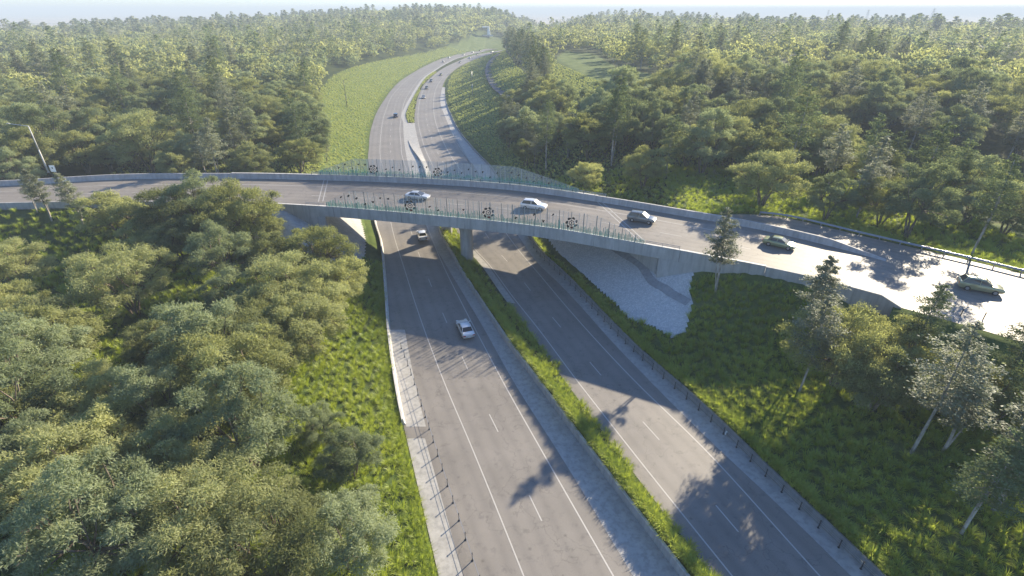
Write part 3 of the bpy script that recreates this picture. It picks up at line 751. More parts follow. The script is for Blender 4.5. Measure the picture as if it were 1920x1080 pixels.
# three kerb-side posts on the near verge
for k, (px, py) in enumerate(((1801, 592), (1843, 599))):
    x, y = G(px, py, DZ); m = MB(); m.box((0, 0, 0.5), (0.1, 0.06, 1.0)); m.box((0, -0.034, 0.85), (0.07, 0.01, 0.15)); o = m.build("guide_post", M['postdark'], loc=(x, y, DZ))
    tag(o, ("slim dark guide post on the near verge of the sunlit overpass road", "slim dark guide post at the verge beside the right hand silver tree")[k], "guide post")

# ------------------------------------------------------------------ walls along the highway
def wally(f, y0, y1, prof, name, mat, label, cat, step=2.0, tf=None):
    n = max(3, int((y1 - y0) / step)); ys = np.linspace(y0, y1, n); m = MB()
    pr = [[(a, u * (tf(y) if tf and u > 0.2 else 1)) for a, u in prof] for y in ys]
    m.profile([(float(f(y)), y, 0) for y in ys], pr); o = m.build(name, mat); tag(o, label, cat); return o
w = empty("median_wall", (0, 60, 0)); tag(w, "concrete retaining wall holding up the planted median beside the left carriageway", "retaining wall")
def wpart(f, y0, y1, prof, name, mat, tf=None):
    o = wally(f, y0, y1, prof, name, mat, None, None, tf=tf); o.parent = w; o.matrix_parent_inverse = Matrix.Translation((0, -60, 0)); return o
tfm = lambda y: float(np.interp(y, [140, 186], [1.0, 0.15]))
wpart(XCW, Y0, 186, [(0.13, -0.4), (0.13, 0.93), (-0.1, 0.93), (-0.13, -0.4)], "wall_face", M['concrete'], tfm)
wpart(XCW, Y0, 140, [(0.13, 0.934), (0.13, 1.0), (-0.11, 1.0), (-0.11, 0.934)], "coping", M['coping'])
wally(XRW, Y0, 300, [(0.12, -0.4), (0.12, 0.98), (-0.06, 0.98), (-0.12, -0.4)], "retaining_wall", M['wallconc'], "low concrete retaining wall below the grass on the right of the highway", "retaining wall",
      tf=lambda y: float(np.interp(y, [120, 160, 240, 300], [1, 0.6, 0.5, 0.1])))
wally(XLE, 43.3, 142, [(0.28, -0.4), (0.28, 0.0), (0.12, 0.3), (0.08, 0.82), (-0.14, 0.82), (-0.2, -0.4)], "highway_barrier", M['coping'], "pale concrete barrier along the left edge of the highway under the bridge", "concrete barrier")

# wire rope barriers
def rope(name, pts, label, hgt, cables, lean=0.0):
    root = empty(name, (pts[0][0], pts[0][1], 0)); tag(root, label, "wire rope fence"); ox, oy = pts[0]
    for (x, y) in pts:
        m = MB(); m.box((x - ox, y - oy, hgt / 2), (0.055, 0.075, hgt)); m.box((x - ox, y - oy, 0.03), (0.16, 0.16, 0.04)); m.box((x - ox, y - oy, hgt + 0.015), (0.09, 0.12, 0.03)); m.build("post", M['postdark'], root)
    m = MB()
    for c in cables:
        for a, b in zip(pts[:-1], pts[1:]): m.tube((a[0] - ox, a[1] - oy, c), (b[0] - ox, b[1] - oy, c), 0.013, n=4, caps=False)
    m.build("cable", M['steel'], root)
LP = FY(gp([(757, 665), (763, 680), (769, 696), (775, 713), (780, 730), (787, 750), (801, 793), (816, 839), (833, 893), (853, 954), (876, 1021), (889, 1060)]))
pl = []; y = 58.0
while y > 14: pl.append((float(LP(y)), y)); y -= 1.93
rope("wire_rope_barrier", pl, "black posts of the wire rope barrier on the pale strip left of the highway", 0.95, (0.55, 0.75))
RP = XRW.off(-0.42); pr_ = []; y = 92.0
while y > 14: pr_.append((float(RP(y)), y)); y -= 1.93
rope("wire_rope_barrier", pr_, "black posts in front of the low wall on the right of the highway", 0.95, (0.6, 0.8))
pf = [G(852 + (883 - 852) * t, 258 + (312 - 258) * t) for t in np.linspace(0, 1, 22)]
rope("wire_rope_barrier", pf, "short row of black posts on the highway shoulder beyond the overpass", 1.0, (0.6, 0.8))

# ------------------------------------------------------------------ stone pitching beside the abutments
def patch(name, poly, mat, dz=0.12, cell=0.35, label=None):
    P_ = np.array(poly); x0, y0 = P_.min(0); x1, y1 = P_.max(0)
    xs_ = np.arange(x0 - cell, x1 + cell, cell); ys_ = np.arange(y0 - cell, y1 + cell, cell)
    A, B_ = np.meshgrid(xs_, ys_); Z_ = HT(A, B_) + dz
    ins = poly_in(A[:-1, :-1] + cell / 2, B_[:-1, :-1] + cell / 2, poly)
    n_ = len(xs_); id_ = np.arange(A.size).reshape(A.shape)
    q = np.stack([id_[:-1, :-1], id_[:-1, 1:], id_[1:, 1:], id_[1:, :-1]], -1)[ins]
    me_ = npmesh(name, np.stack([A, B_, Z_], -1).reshape(-1, 3), q, [mat], smooth=True)
    o = bpy.data.objects.new(name, me_); col.objects.link(o); return o
def xw(f, y, d): return (float(f(y)) + d, y)
# right: from the wall strip up to the abutment, out to the grass
polyR = [xw(XRW, 118, 2.2), xw(XRW, 100, 2.2), xw(XRW, 86, 2.2), xw(XRW, 76, 2.3), xw(XRW, 67.5, 2.6), G(1182, 602, 1.2), G(1220, 611, 1.8), G(1262, 631, 2.2), G(1285, 620, 2.8), G(1297, 580, 4.2), G(1292, 550, 5.0), G(1306, 505, 6.8), G(1312, 484, 8.2), (34.5, 70), (22, 76), (18, 92), (12, 112)]
o = patch("stone_pitching", polyR, M['rock']); tag(o, "pale stone pitching on the slope below the right end of the bridge", "stone paving")
polyL = [xw(XLE, 118, -3), xw(XLE, 104, -3), xw(XLE, 92, -3.0), xw(XLE, 84, -3.2), xw(XLE, 79, -5.5), xw(XLE, 76, -9), (-44, 80), (-47, 88.5), (-38, 90), (-40, 104), (-42, 116)]
o = patch("concrete_slope", polyL, M['concrete']); tag(o, "smooth concrete slope paving below the left end of the bridge", "slope paving")
dr = gp([(1200, 500)], 5) + gp([(1222, 530)], 4.6) + gp([(1250, 553)], 4.2) + gp([(1290, 570)], 4.6)
dc = catmull([(16.0, 84), (18.6, 78)] + dr, 6); dl = []
nrm = np.gradient(dc, axis=0); nrm /= np.linalg.norm(nrm, axis=1)[:, None]
vs = []
for (x, y), (dx_, dy_) in zip(dc, nrm):
    for s_ in (-0.55, 0.55):
        a, b = x + dy_ * s_, y - dx_ * s_; vs.append((a, b, float(HT(a, b)) + 0.2))
m = MB(); m.add(vs, [(2 * k, 2 * k + 1, 2 * k + 3, 2 * k + 2) for k in range(len(dc) - 1)]); o = m.build("slope_drain", M['drain']); tag(o, "dark curved concrete drain crossing the stone pitching below the bridge", "drain")

# footpath on the far right slope
def ground_at(px, py, z=4.0):
    for _ in range(8): x, y = G(px, py, z); z = .5 * z + .5 * float(HT(x, y))
    return (x, y)
pp = [ground_at(x, y) for x, y in ((940, 100), (924, 112), (916, 128), (917, 142), (926, 160), (940, 174), (958, 188), (966, 202))]
pc = catmull(pp, 6); g_ = np.gradient(pc, axis=0); g_ /= np.linalg.norm(g_, axis=1)[:, None]; vs = []
for (x, y), (dx_, dy_) in zip(pc, g_):
    for s_ in (-2.1, 2.1):
        a, b = x + dy_ * s_, y - dx_ * s_; vs.append((a, b, float(HT(x, y)) + 0.4))
m = MB(); m.add(vs, [(2 * k, 2 * k + 1, 2 * k + 3, 2 * k + 2) for k in range(len(pc) - 1)]); structure(m.build("path", M['path']))

# ------------------------------------------------------------------ street furniture
def lamp(x, y, z, hgt, arm, ang, label, mat):
    root = empty("street_lamp", (x, y, z), ang); tag(root, label, "street lamp")
    m = MB(); m.path([(0, 0, 0), (0, 0, hgt * 0.5), (0, 0, hgt)], 0.17, 0.10, 8); m.build("pole", mat, root, True)
    m = MB(); m.tube((0, 0, hgt), (-arm, 0, hgt + 0.35), 0.09, 0.07, 6); m.build("arm", mat, root)
    m = MB(); m.box((-arm - 0.35, 0, hgt + 0.36), (0.8, 0.28, 0.1)); m.box((-arm - 0.35, 0, hgt + 0.44), (0.5, 0.18, 0.08)); m.build("lamp_head", mat, root)
    m = MB(); m.tube((0, 0, 0), (0, 0, 0.06), 0.28, n=8); m.build("base_plate", mat, root)
lx, ly = G(91, 323, 9.2)
lamp(lx, ly, 9.2, 10.0, 4.6, R(-10), "tall pale street lamp behind the overpass road on the far left", M['coping'])
x, y = G(651, 201, 3.5); lamp(x, y, float(HT(x, y)), 11.0, 0.9, R(200), "dark lamp post on the grass slope left of the far highway", M['darksteel'])
x, y = G(886, 183, 2.0); lamp(x, y, float(HT(x, y)), 11.0, 0.9, R(20), "thin pale lamp post on the grass slope right of the far highway", M['steel'])
x, y = G(105, 331, 9.3); sg = empty("road_sign", (x, y, 9.2)); tag(sg, "small white rectangular road sign standing on the far barrier at the left", "road sign")
m = MB(); m.box((0, 0, 1.85), (1.15, 0.05, 1.4)); m.build("sign_panel", M['signwhite'], sg)
m = MB(); m.tube((0, 0.06, 0), (0, 0.06, 2.3), 0.05, n=6); m.build("post", M['steel'], sg)
m = MB(); m.box((0, -0.03, 1.95), (0.25, 0.01, 0.35)); m.build("marking", M['darksteel'], sg)

# far buildings and masts
def shed(px, py, z, L, W, Hh, label, rz=0.0):
    x, y = G(px, py, z); root = empty("warehouse", (x, y, z), rz); tag(root, label, "warehouse")
    m = MB(); m.box((0, 0, Hh / 2), (L, W, Hh)); m.build("wall", M['wallgrey'], root)
    m = MB(); m.add([(-L / 2 - .5, -W / 2 - .5, Hh + .05), (L / 2 + .5, -W / 2 - .5, Hh + .05), (L / 2 + .5, 0, Hh + 2.2), (-L / 2 - .5, 0, Hh + 2.2), (-L / 2 - .5, W / 2 + .5, Hh + .05), (L / 2 + .5, W / 2 + .5, Hh + .05)], [(0, 1, 2, 3), (3, 2, 5, 4), (0, 3, 4), (1, 5, 2)]); m.build("roof", M['roofwhite'], root)
    for k in range(3):
        m = MB(); m.box((-L / 3 + k * L / 3, -W / 2 - 0.06, 2.2), (5, 0.12, 4.2)); m.build("roller_door", M['darksteel'], root)
shed(36, 86, 6, 50, 24, 8, "long white-roofed warehouse among the trees at the far left", 0.1)
shed(50, 76, 6, 34, 22, 9, "smaller white-roofed warehouse behind the long one at the far left", 0.1)
shed(148, 71, 6, 26, 18, 12, "white-roofed shed showing between the trees right of the far left warehouses", 0.3)
def gantry():
    x, y = G(915, 66, 12); z = float(HT(x, y)); root = empty("cantilever_shelter", (x, y, z)); root.scale = (.75, .75, .75); tag(root, "white slanting canopy structure at the end of the far grass slope", "canopy structure")
    m = MB(); m.add([(-1.5, -3, 0), (4.5, -3, 0), (2.5, -3, 14), (-0.8, -3, 14), (-1.5, 3, 0), (4.5, 3, 0), (2.5, 3, 14), (-0.8, 3, 14)], [(0, 1, 2, 3), (7, 6, 5, 4), (0, 4, 5, 1), (1, 5, 6, 2), (2, 6, 7, 3), (3, 7, 4, 0)]); m.build("support", M['signwhite'], root)
    m = MB(); m.box((-3.5, 0, 14.9), (12, 9, 1.6)); m.build("canopy_roof", M['signwhite'], root)
    m = MB(); m.box((-16, -3.6, 1.6), (50, 0.8, 2.2)); m.build("parapet", M['coping'], root)
gantry()
def pylon(px, py, hgt, label):
    x, y = G(px, py, 0); root = empty("power_pylon", (x, y, 0)); tag(root, label, "power pylon")
    b = hgt * 0.11; m = MB()
    for sx in (-1, 1):
        for sy in (-1, 1): m.tube((sx * b, sy * b, 0), (sx * b * .15, sy * b * .15, hgt), 0.45, 0.3, 5)
    for k in range(7):
        z0, z1 = hgt * k / 7, hgt * (k + 1) / 7; r0, r1 = b * (1 - .85 * k / 7), b * (1 - .85 * (k + 1) / 7)
        for sy in (-1, 1): m.tube((-r0, sy * r0, z0), (r1, sy * r1, z1), 0.22, n=4); m.tube((r0, sy * r0, z0), (-r1, sy * r1, z1), 0.22, n=4)
    m.build("lattice_tower", M['darksteel'], root)
    for zz in (0.72, 0.84, 0.95): m = MB(); m.tube((-b * 1.3, 0, hgt * zz), (b * 1.3, 0, hgt * zz), 0.35, n=4); m.build("cross_arm", M['darksteel'], root)
for px, py, h_, lb in ((1548, 43, 42, "left-hand faint power pylon on the hazy horizon"), (1621, 47, 42, "middle faint power pylon on the hazy horizon"), (1741, 50, 46, "right-hand faint power pylon on the hazy horizon")):
    pylon(px, py, h_, lb)
# lone white sign plate on the right verge, and a small white marker by the kerb
x, y = G(1361, 812, 0.2); m = MB(); m.box((0, 0, 0.25), (0.1, 0.08, 0.5)); m.box((0, -0.05, 0.42), (0.24, 0.03, 0.2)); o = m.build("kerb_marker", M['signwhite'], loc=(x, y, 0)); tag(o, "small white marker beside a black post at the foot of the right wall", "kerb marker")

# ------------------------------------------------------------------ cars
def car_proto(kind):
    """returns dict of meshes; car points to +X"""
    suv = kind == 'suv'
    L = 4.65 if not suv else 4.7; W = 0.91 if not suv else 0.94; hr = 1.45 if not suv else 1.70; hb = 0.93 if not suv else 1.06
    parts = {}
    if not suv: st = [(-2.32, .82, .50, .78), (-2.18, .88, .28, .96), (-1.6, .91, .22, 1.00), (-0.9, .91, .20, .96), (0.0, .91, .20, .94), (0.75, .91, .20, .93), (1.35, .90, .22, .88), (2.0, .86, .26, .76), (2.30, .76, .42, .60)]
    else: st = [(-2.34, .86, .50, 1.02), (-2.2, .92, .30, 1.10), (-1.5, .94, .25, 1.09), (-.8, .94, .24, 1.07), (0.0, .94, .24, 1.05), (0.85, .94, .24, 1.03), (1.4, .93, .26, 1.0), (2.05, .9, .3, .9), (2.34, .8, .45, .72)]
    m = MB(); n = 10; vs = []
    for x, w_, z0, z1 in st:
        zm = (z0 + z1) / 2
        ring = [(-w_ * .55, z0 - .02), (-w_ * .93, z0 + .04), (-w_, zm), (-w_ * .97, z1 - .1), (-w_ * .88, z1), (w_ * .88, z1), (w_ * .97, z1 - .1), (w_, zm), (w_ * .93, z0 + .04), (w_ * .55, z0 - .02)]
        vs += [(x, a, b) for a, b in ring]
    fs = [(i * n + k, (i + 1) * n + k, (i + 1) * n + (k + 1) % n, i * n + (k + 1) % n) for i in range(len(st) - 1) for k in range(n)]
    fs += [tuple(range(n)), tuple(range(len(st) * n - 1, (len(st) - 1) * n - 1, -1))]
    m.add(vs, fs)
    # roof with pillars (cabin), stations: rear base, rear top, mid, front top, front base
    cab = [(-1.75, .80, hb), (-1.05, .66, hr - .04), (-.35, .69, hr), (.25, .67, hr - .03), (1.15, .78, hb - .02)] if not suv else [(-2.15, .84, hb + .02), (-1.75, .72, hr - .05), (-.6, .75, hr), (.2, .73, hr - .03), (1.12, .82, hb - .02)]
    # roof skin: thin slab from rear top to front top
    r = cab[1:4]; vs = []
    for x, w_, z in r:
        vs += [(x, -w_, z - .06), (x, -w_ * .85, z), (x, w_ * .85, z), (x, w_, z - .06), (x, w_ * .85, z - .08), (x, -w_ * .85, z - .08)]
    fs = [(i * 6 + k, i * 6 + 6 + k, i * 6 + 6 + (k + 1) % 6, i * 6 + (k + 1) % 6) for i in range(2) for k in range(6)] + [tuple(range(6)), tuple(range(17, 11, -1))]
    m.add(vs, fs)
    for s_ in (-1, 1):
        m.tube((cab[0][0], s_ * cab[0][1], cab[0][2] - .03), (cab[1][0], s_ * cab[1][1] * .97, cab[1][2] - .04), .05, .045, 6)
        m.tube((cab[4][0], s_ * cab[4][1], cab[4][2] - .03), (cab[3][0], s_ * cab[3][1] * .97, cab[3][2] - .04), .05, .045, 6)
        m.tube((-.3, s_ * (W - .06), hb - .03), (-.3, s_ * cab[2][1] * .985, hr - .07), .045, .04, 6)
        m.box((.95, s_ * (W + .06), hb + .06), (.14, .2, .12))
    parts['body'] = (m, True)
    ins = 0.985
    g1 = MB(); a, b = cab[4], cab[3]; g1.add([(a[0], -a[1] * .95, a[2] - .02), (a[0], a[1] * .95, a[2] - .02), (b[0] + .02, b[1] * .95, b[2] - .03), (b[0] + .02, -b[1] * .95, b[2] - .03)], [(0, 1, 2, 3)]); parts['windscreen'] = (g1, False)
    g2 = MB(); a, b = cab[0], cab[1]; g2.add([(a[0], a[1] * .95, a[2] - .02), (a[0], -a[1] * .95, a[2] - .02), (b[0] - .02, -b[1] * .95, b[2] - .03), (b[0] - .02, b[1] * .95, b[2] - .03)], [(0, 1, 2, 3)]); parts['rear_window'] = (g2, False)
    for s_ in (-1, 1):
        g3 = MB(); vs = [(cab[0][0] + .1, s_ * (cab[0][1] + .03), hb - .02), (cab[4][0] - .1, s_ * (cab[4][1] + .02), hb - .02), (cab[3][0], s_ * cab[3][1] * 1.01, hr - .09), (cab[2][0], s_ * cab[2][1] * 1.0, hr - .07), (cab[1][0], s_ * cab[1][1] * 1.01, hr - .1)]
        g3.add(vs, [(0, 1, 2, 3, 4)] if s_ < 0 else [(4, 3, 2, 1, 0)]); parts['side_window%d' % s_] = (g3, False)
    return parts, suv
wheelm = MB(); wheelm.tube((0, -.11, 0), (0, .11, 0), .33, n=18); rimm = MB(); rimm.tube((0, -.118, 0), (0, .118, 0), .20, n=12)
PR = {}
for kd in ('sedan', 'suv'):
    parts, suv = car_proto(kd); d = {}
    for k, (mbb, sm) in parts.items():
        me_ = bpy.data.meshes.new(k.rstrip('-1')); me_.from_pydata(mbb.v, [], mbb.f); me_.materials.append(M['glass'] if 'wind' in k else M['car_white'])
        if sm: me_.polygons.foreach_set("use_smooth", [True] * len(mbb.f))
        me_.update()
        if sm:
            try: me_.set_sharp_from_angle(angle=R(35))
            except Exception: pass
        d[k] = me_
    PR[kd] = d
def mesh_of(mb_, name, mat):
    me_ = bpy.data.meshes.new(name); me_.from_pydata(mb_.v, [], mb_.f); me_.materials.append(mat); me_.update(); return me_
wheel_me = mesh_of(wheelm, "tyre", M['tyre']); rim_me = mesh_of(rimm, "rim", M['rim'])
lb = MB(); lb.box((0, 0, 0), (.12, .34, .13)); head_me = mesh_of(lb, "headlight", M['lampclear']); tail_me = mesh_of(lb, "tail_light", M['lampred'])
pb = MB(); pb.box((0, 0, 0), (.03, .42, .12)); plate_me = mesh_of(pb, "number_plate", M['signwhite'])
def car(kind, paint_, x, y, z, heading, label, group, detail=True):
    root = empty("car", (x, y, z), heading); tag(root, label, "car", group)
    names = {'side_window-1': 'side_window', 'side_window1': 'side_window'}
    for k, me_ in PR[kind].items():
        o = bpy.data.objects.new(names.get(k, k), me_); col.objects.link(o); o.parent = root
        if k == 'body': o.material_slots[0].link = 'OBJECT'; o.material_slots[0].material = M['car_' + paint_]
    xf, xr, W, hb = (1.42, -1.36, .80, .62) if kind == 'sedan' else (1.45, -1.38, .83, .78)
    for wx in (xf, xr):
        for s_ in (-1, 1):
            o = bpy.data.objects.new("wheel", wheel_me); col.objects.link(o); o.parent = root; o.location = (wx, s_ * W, .33)
            if detail: q = bpy.data.objects.new("rim", rim_me); col.objects.link(q); q.parent = o
    if detail:
        for s_ in (-1, 1):
            o = bpy.data.objects.new("headlight", head_me); col.objects.link(o); o.parent = root; o.location = (2.22, s_ * .62, hb + .02)
            o = bpy.data.objects.new("tail_light", tail_me); col.objects.link(o); o.parent = root; o.location = (-2.29, s_ * .66, hb + .12)
        for sx in (2.33, -2.34): o = bpy.data.objects.new("number_plate", plate_me); col.objects.link(o); o.parent = root; o.location = (sx, 0, .5)
    return root
def hx(f, y): return math.atan2(4.0, float(f(y + 2) - f(y - 2)))
x, y = G(872, 616, .5); car('sedan', 'white', x, y, 0, hx(XL2, y), "white sedan on the left carriageway below the bridge shadow", "cars on the highway")
x, y = G(791, 441, .5); car('sedan', 'white', x, y, 0, hx(XL2, y), "white hatch driving under the overpass on the left carriageway", "cars on the highway")
x, y = G(742, 217, .5); car('suv', 'blue', x, y, 0, hx(XL2, y), "dark blue car alone on the left carriageway beyond the overpass", "cars on the highway")
left_far = [(836.7, 115.5, 'silver', "silver car on the far left carriageway beside the start of the narrow median"), (859.7, 108, 'white', "pale car on the far left carriageway above the narrow median"), (875, 102.2, 'silver', "silver car far off on the bend in the left carriageway, third of four"), (890, 98, 'white', "white car on the far bend in the left carriageway"), (903, 94.5, 'white', "white car near the end of the visible left carriageway"), (921, 91.5, 'grey', "tiny grey car last in view on the left carriageway")]
for px, py, c, lbx in left_far:
    x, y = G(px, py, 0.5); y = min(y, 640); f = XL1 if px in (859.7,) else XL2
    xm = float(XL1(y) + XL2(y)) / 2 + (1.8 if f is XL2 else -1.8); car('sedan', c, xm, y, 0, hx(XL1, y), lbx, "cars on the highway")
right_far = [(806, 182, 'silver', "silver car on the right carriageway nearest beyond the bridge"), (811, 165, 'grey', "dark grey van-like car second in the line coming down the right carriageway"), (819, 152, 'blue', "dark blue car third in the line coming down the right carriageway"), (829, 140, 'black', "black car fourth in the line coming down the right carriageway"), (864.7, 117, 'black', "black car coming round the bend beside the shaded grass slope"), (876, 109, 'white', "white car coming round the far bend of the right carriageway"), (898, 102.5, 'grey', "grey car high on the far bend of the right carriageway"), (936, 93.5, 'silver', "silver car at the very end of the right carriageway")]
for px, py, c, lbx in right_far:
    x, y = G(px, py, 0.5); y = min(y, 620); xm = float(XR1(y) + XR2(y)) / 2 + (-1.8 if c in ('silver', 'grey', 'blue') else 0.6)
    car('suv' if c in ('grey', 'blue') else 'sedan', c, xm, y, 0, hx(XR1, y) + math.pi, lbx, "cars on the highway")
ov = [(783, 367, 'sedan', 'silver', "silver hatch on the overpass behind the left flower of the near screen"), (1001, 385, 'suv', 'white', "white off-road car on the overpass near the middle of the bridge"),
      (1203, 409, 'suv', 'grey', "dark grey car on the overpass beside the right expansion joint"), (1462, 455, 'sedan', 'olive', "olive green hatch on the sunlit road right of the bridge"), (1838, 536, 'suv', 'gold', "dull olive beige car furthest right on the sunlit overpass road")]
for px, py, kd, c, lbx in ov:
    x, y = G(px, py, DZ + .6); g = float(YN(x + 2) - YN(x - 2)) / 4 if px < 1700 else -0.55
    car(kd, c, x, y, DZ, math.atan2(g, 1), lbx, "cars on the overpass")

# ------------------------------------------------------------------ foliage
def leaf_quads(C, D, Nn, L, W):
    """C centre, D long axis, Nn normal-ish, L length, W width arrays -> V,Q (diamond-like quads)"""
    D = D / (np.linalg.norm(D, axis=1)[:, None] + 1e-9)
    S = np.cross(D, Nn); S /= (np.linalg.norm(S, axis=1)[:, None] + 1e-9)
    L = L[:, None] / 2; W = W[:, None] / 2
    V = np.stack([C - D * L, C - D * L * 0.1 + S * W, C + D * L, C - D * L * 0.1 - S * W], 1)
    n = len(C); return V.reshape(-1, 3), np.arange(n * 4).reshape(n, 4)
def rnd_unit(n, r):
    v = r.normal(size=(n, 3)); return v / np.linalg.norm(v, axis=1)[:, None]
def bushy(seed, nleaf, ls, rad_=4.6, hgt=8.2, nclump=44, flat=1.0):
    r = np.random.default_rng(seed); tb = MB(); rr = random.Random(seed)
    cl = []
    tries = 0
    while len(cl) < nclump and tries < 4000:
        tries += 1
        d = rnd_unit(1, r)[0]
        if d[2] < -0.8: continue
        k = r.uniform(0.62, 1.0) if len(cl) > nclump * 0.22 else r.uniform(0.25, 0.6)
        wob = 1 + 0.16 * math.sin(3 * math.atan2(d[1], d[0]) + seed)
        c = np.array([d[0] * rad_ * k * wob, d[1] * rad_ * k * wob, hgt * 0.5 + d[2] * hgt * (0.42 if d[2] > 0 else 0.36) * k])
        R_ = r.uniform(0.85, 1.45) * rad_ / 4.6
        if all(np.linalg.norm(c - q[0]) > 0.62 * (R_ + q[1]) for q in cl): cl.append((c, R_))
    # stems
    nst = rr.choice((3, 4, 5)); stems = []
    for k in range(nst):
        a = 2 * math.pi * k / nst + rr.random(); b = Vector((math.cos(a) * .15, math.sin(a) * .15, -0.3))
        k1 = Vector((math.cos(a) * rr.uniform(.4, .9), math.sin(a) * rr.uniform(.4, .9), hgt * .2))
        k2 = Vector((math.cos(a + .3) * rad_ * rr.uniform(.25, .4), math.sin(a + .3) * rad_ * rr.uniform(.25, .4), hgt * .42))
        tb.path([b, k1, k2], 0.17, 0.10, 6); stems.append(k2)
    for c, R_ in cl:
        c_ = Vector(c); s_ = min(stems, key=lambda q: (q - c_).length); mid_ = s_.lerp(c_, 0.5) + Vector((rr.uniform(-.3, .3), rr.uniform(-.3, .3), rr.uniform(-.1, .4)))
        tb.path([s_, mid_, c_], 0.085, 0.03, 4)
        for q in range(2):
            e = c_ + Vector(rnd_unit(1, r)[0]) * R_ * 0.8; e.z = max(e.z, c_.z - .2); tb.tube(c_.lerp(mid_, .3), e, 0.035, 0.012, 3, caps=False)
    # leaves
    tot = sum(R_ ** 2 for _, R_ in cl); Cs = []; Ds = []; Ns = []
    for c, R_ in cl:
        n = int(nleaf * R_ ** 2 / tot)
        d = rnd_unit(n, r); d[:, 2] = np.where(d[:, 2] < -0.25, -d[:, 2], d[:, 2])
        # secondary tufts inside the clump
        nt2 = 9; tdir = rnd_unit(nt2, r); tdir[:, 2] = np.abs(tdir[:, 2]) * .9 + .05
        pick = r.integers(0, nt2, n); base = tdir[pick]
        k = R_ * r.uniform(.55, 1.0, n) ** .5
        k = k * (1 + .28 * r.random(n) ** 4); pnt = c + (base * .62 + d * .52) * k[:, None] * np.array([1.08, 1.08, flat])
        Cs.append(pnt); out_ = pnt - c
        dd = out_ / (np.linalg.norm(out_, axis=1)[:, None] + 1e-6) * .8 + r.normal(size=(n, 3)) * .5; dd[:, 2] -= .45; Ds.append(dd)
        nn = out_ * .95 / R_ + rnd_unit(n, r) * .62; nn[:, 2] += .45; Ns.append(nn)
    C = np.vstack(Cs); D = np.vstack(Ds); Nn = np.vstack(Ns); n = len(C)
    L = ls * r.uniform(.7, 1.4, n); W = L * (r.uniform(.18, .30, n) if ls < .5 else r.uniform(.3, .5, n))
    return leaf_quads(C, D, Nn, L, W), tb
def slender(seed, nleaf, ls, hgt=14.0, rad_=2.3, start=0.36, flat=0.16, dense=1.0):
    r = np.random.default_rng(seed); rr = random.Random(seed); tb = MB()
    bx, by = rr.uniform(-.7, .7), rr.uniform(-.7, .7)
    def axis_(t): return Vector((bx * t * t + .15 * math.sin(5 * t + seed), by * t * t + .12 * math.cos(4 * t + seed) - .12, hgt * t))
    tb.path([axis_(t) - (Vector((0, 0, .3)) if t == 0 else Vector((0, 0, 0))) for t in np.linspace(0, 1, 7)], 0.17, 0.03, 6)
    if rr.random() < .6:
        o_ = Vector((rr.uniform(-1.0, 1.0), rr.uniform(-.6, .6), 0)); tb.path([axis_(0.02), axis_(.3) + o_ * .8, axis_(.62) + o_ * 1.2], 0.12, 0.04, 5)
    sprays = []; t = start; k = 0
    while t < 0.985:
        u = (t - start) / (1 - start); prof = math.sin(math.pi * min(1, .18 + u * .62)) * (1 - u) ** .55 * 1.25 + .08
        Lb = rad_ * prof * rr.uniform(.55, 1.2)
        a = k * 2.4 + rr.uniform(-.5, .5); b = axis_(t)
        e = b + Vector((math.cos(a) * Lb, math.sin(a) * Lb, rr.uniform(.05, .5) * Lb * .6)); tb.tube(b, e, .045 * (1 - u) + .015, .01, 3, caps=False)
        sprays.append((np.array(b), np.array(e), max(.28, Lb * .42))); t += rr.uniform(.008, .020) / dense; k += 1
    tot = sum(s_[2] for s_ in sprays); Cs = []; Ds = []
    for b, e, w in sprays:
        n = max(3, int(nleaf * w / tot)); q = r.uniform(.3, 1.08, n)[:, None]
        pnt = b + (e - b) * q + r.normal(size=(n, 3)) * np.array([w * .42, w * .42, w * flat + .05]); Cs.append(pnt)
        dd = r.normal(size=(n, 3)) + (e - b) / (np.linalg.norm(e - b) + .1) * .8; dd[:, 2] = dd[:, 2] * .3 - .12; Ds.append(dd)
    C = np.vstack(Cs); D = np.vstack(Ds); n = len(C); Nn = r.normal(size=(n, 3)) * .38; Nn[:, 2] += 1
    L = ls * r.uniform(.7, 1.35, n); W = L * r.uniform(.38, .6, n)
    return leaf_quads(C, D, Nn, L, W), tb
BV = []   # near broadleaf variants
LOOK = [('leaf_olive', 'olive green'), ('leaf_yellow', 'yellow green'), ('leaf_grey', 'grey green'), ('leaf_olive', 'olive green'), ('leaf_yellow', 'yellow green'), ('leaf_grey', 'grey green')]
for k in range(6):
    (V, Q_), tb = bushy(20 + k, 36000, 0.28, rad_=(4.9, 4.2, 4.6, 4.0, 4.8, 4.4)[k], hgt=(9.0, 8.2, 10.4, 8.0, 9.2, 11.0)[k], nclump=(52, 46, 38, 54, 44, 36)[k])
    BV.append((npmesh("crown", V, Q_, [M[LOOK[k][0]]]), mesh_of(tb, "trunk", M['bark']), LOOK[k][1]))
SV = []
SLOOK = [('leaf_silver', 'silver green'), ('leaf_dark', 'dark green'), ('leaf_silver', 'silver green'), ('leaf_dark', 'dark green'), ('leaf_silver', 'silver green')]
for k in range(5):
    (V, Q_), tb = slender(40 + k, 7000, 0.28, hgt=(13.5, 15.5, 12, 14, 16)[k], rad_=(2.2, 2.6, 2.0, 2.4, 2.6)[k], dense=(1, 1.1, 1, 1, 1.1)[k])
    SV.append((npmesh("crown", V, Q_, [M[SLOOK[k][0]]]), mesh_of(tb, "trunk", M['bark_pale']), SLOOK[k][1]))
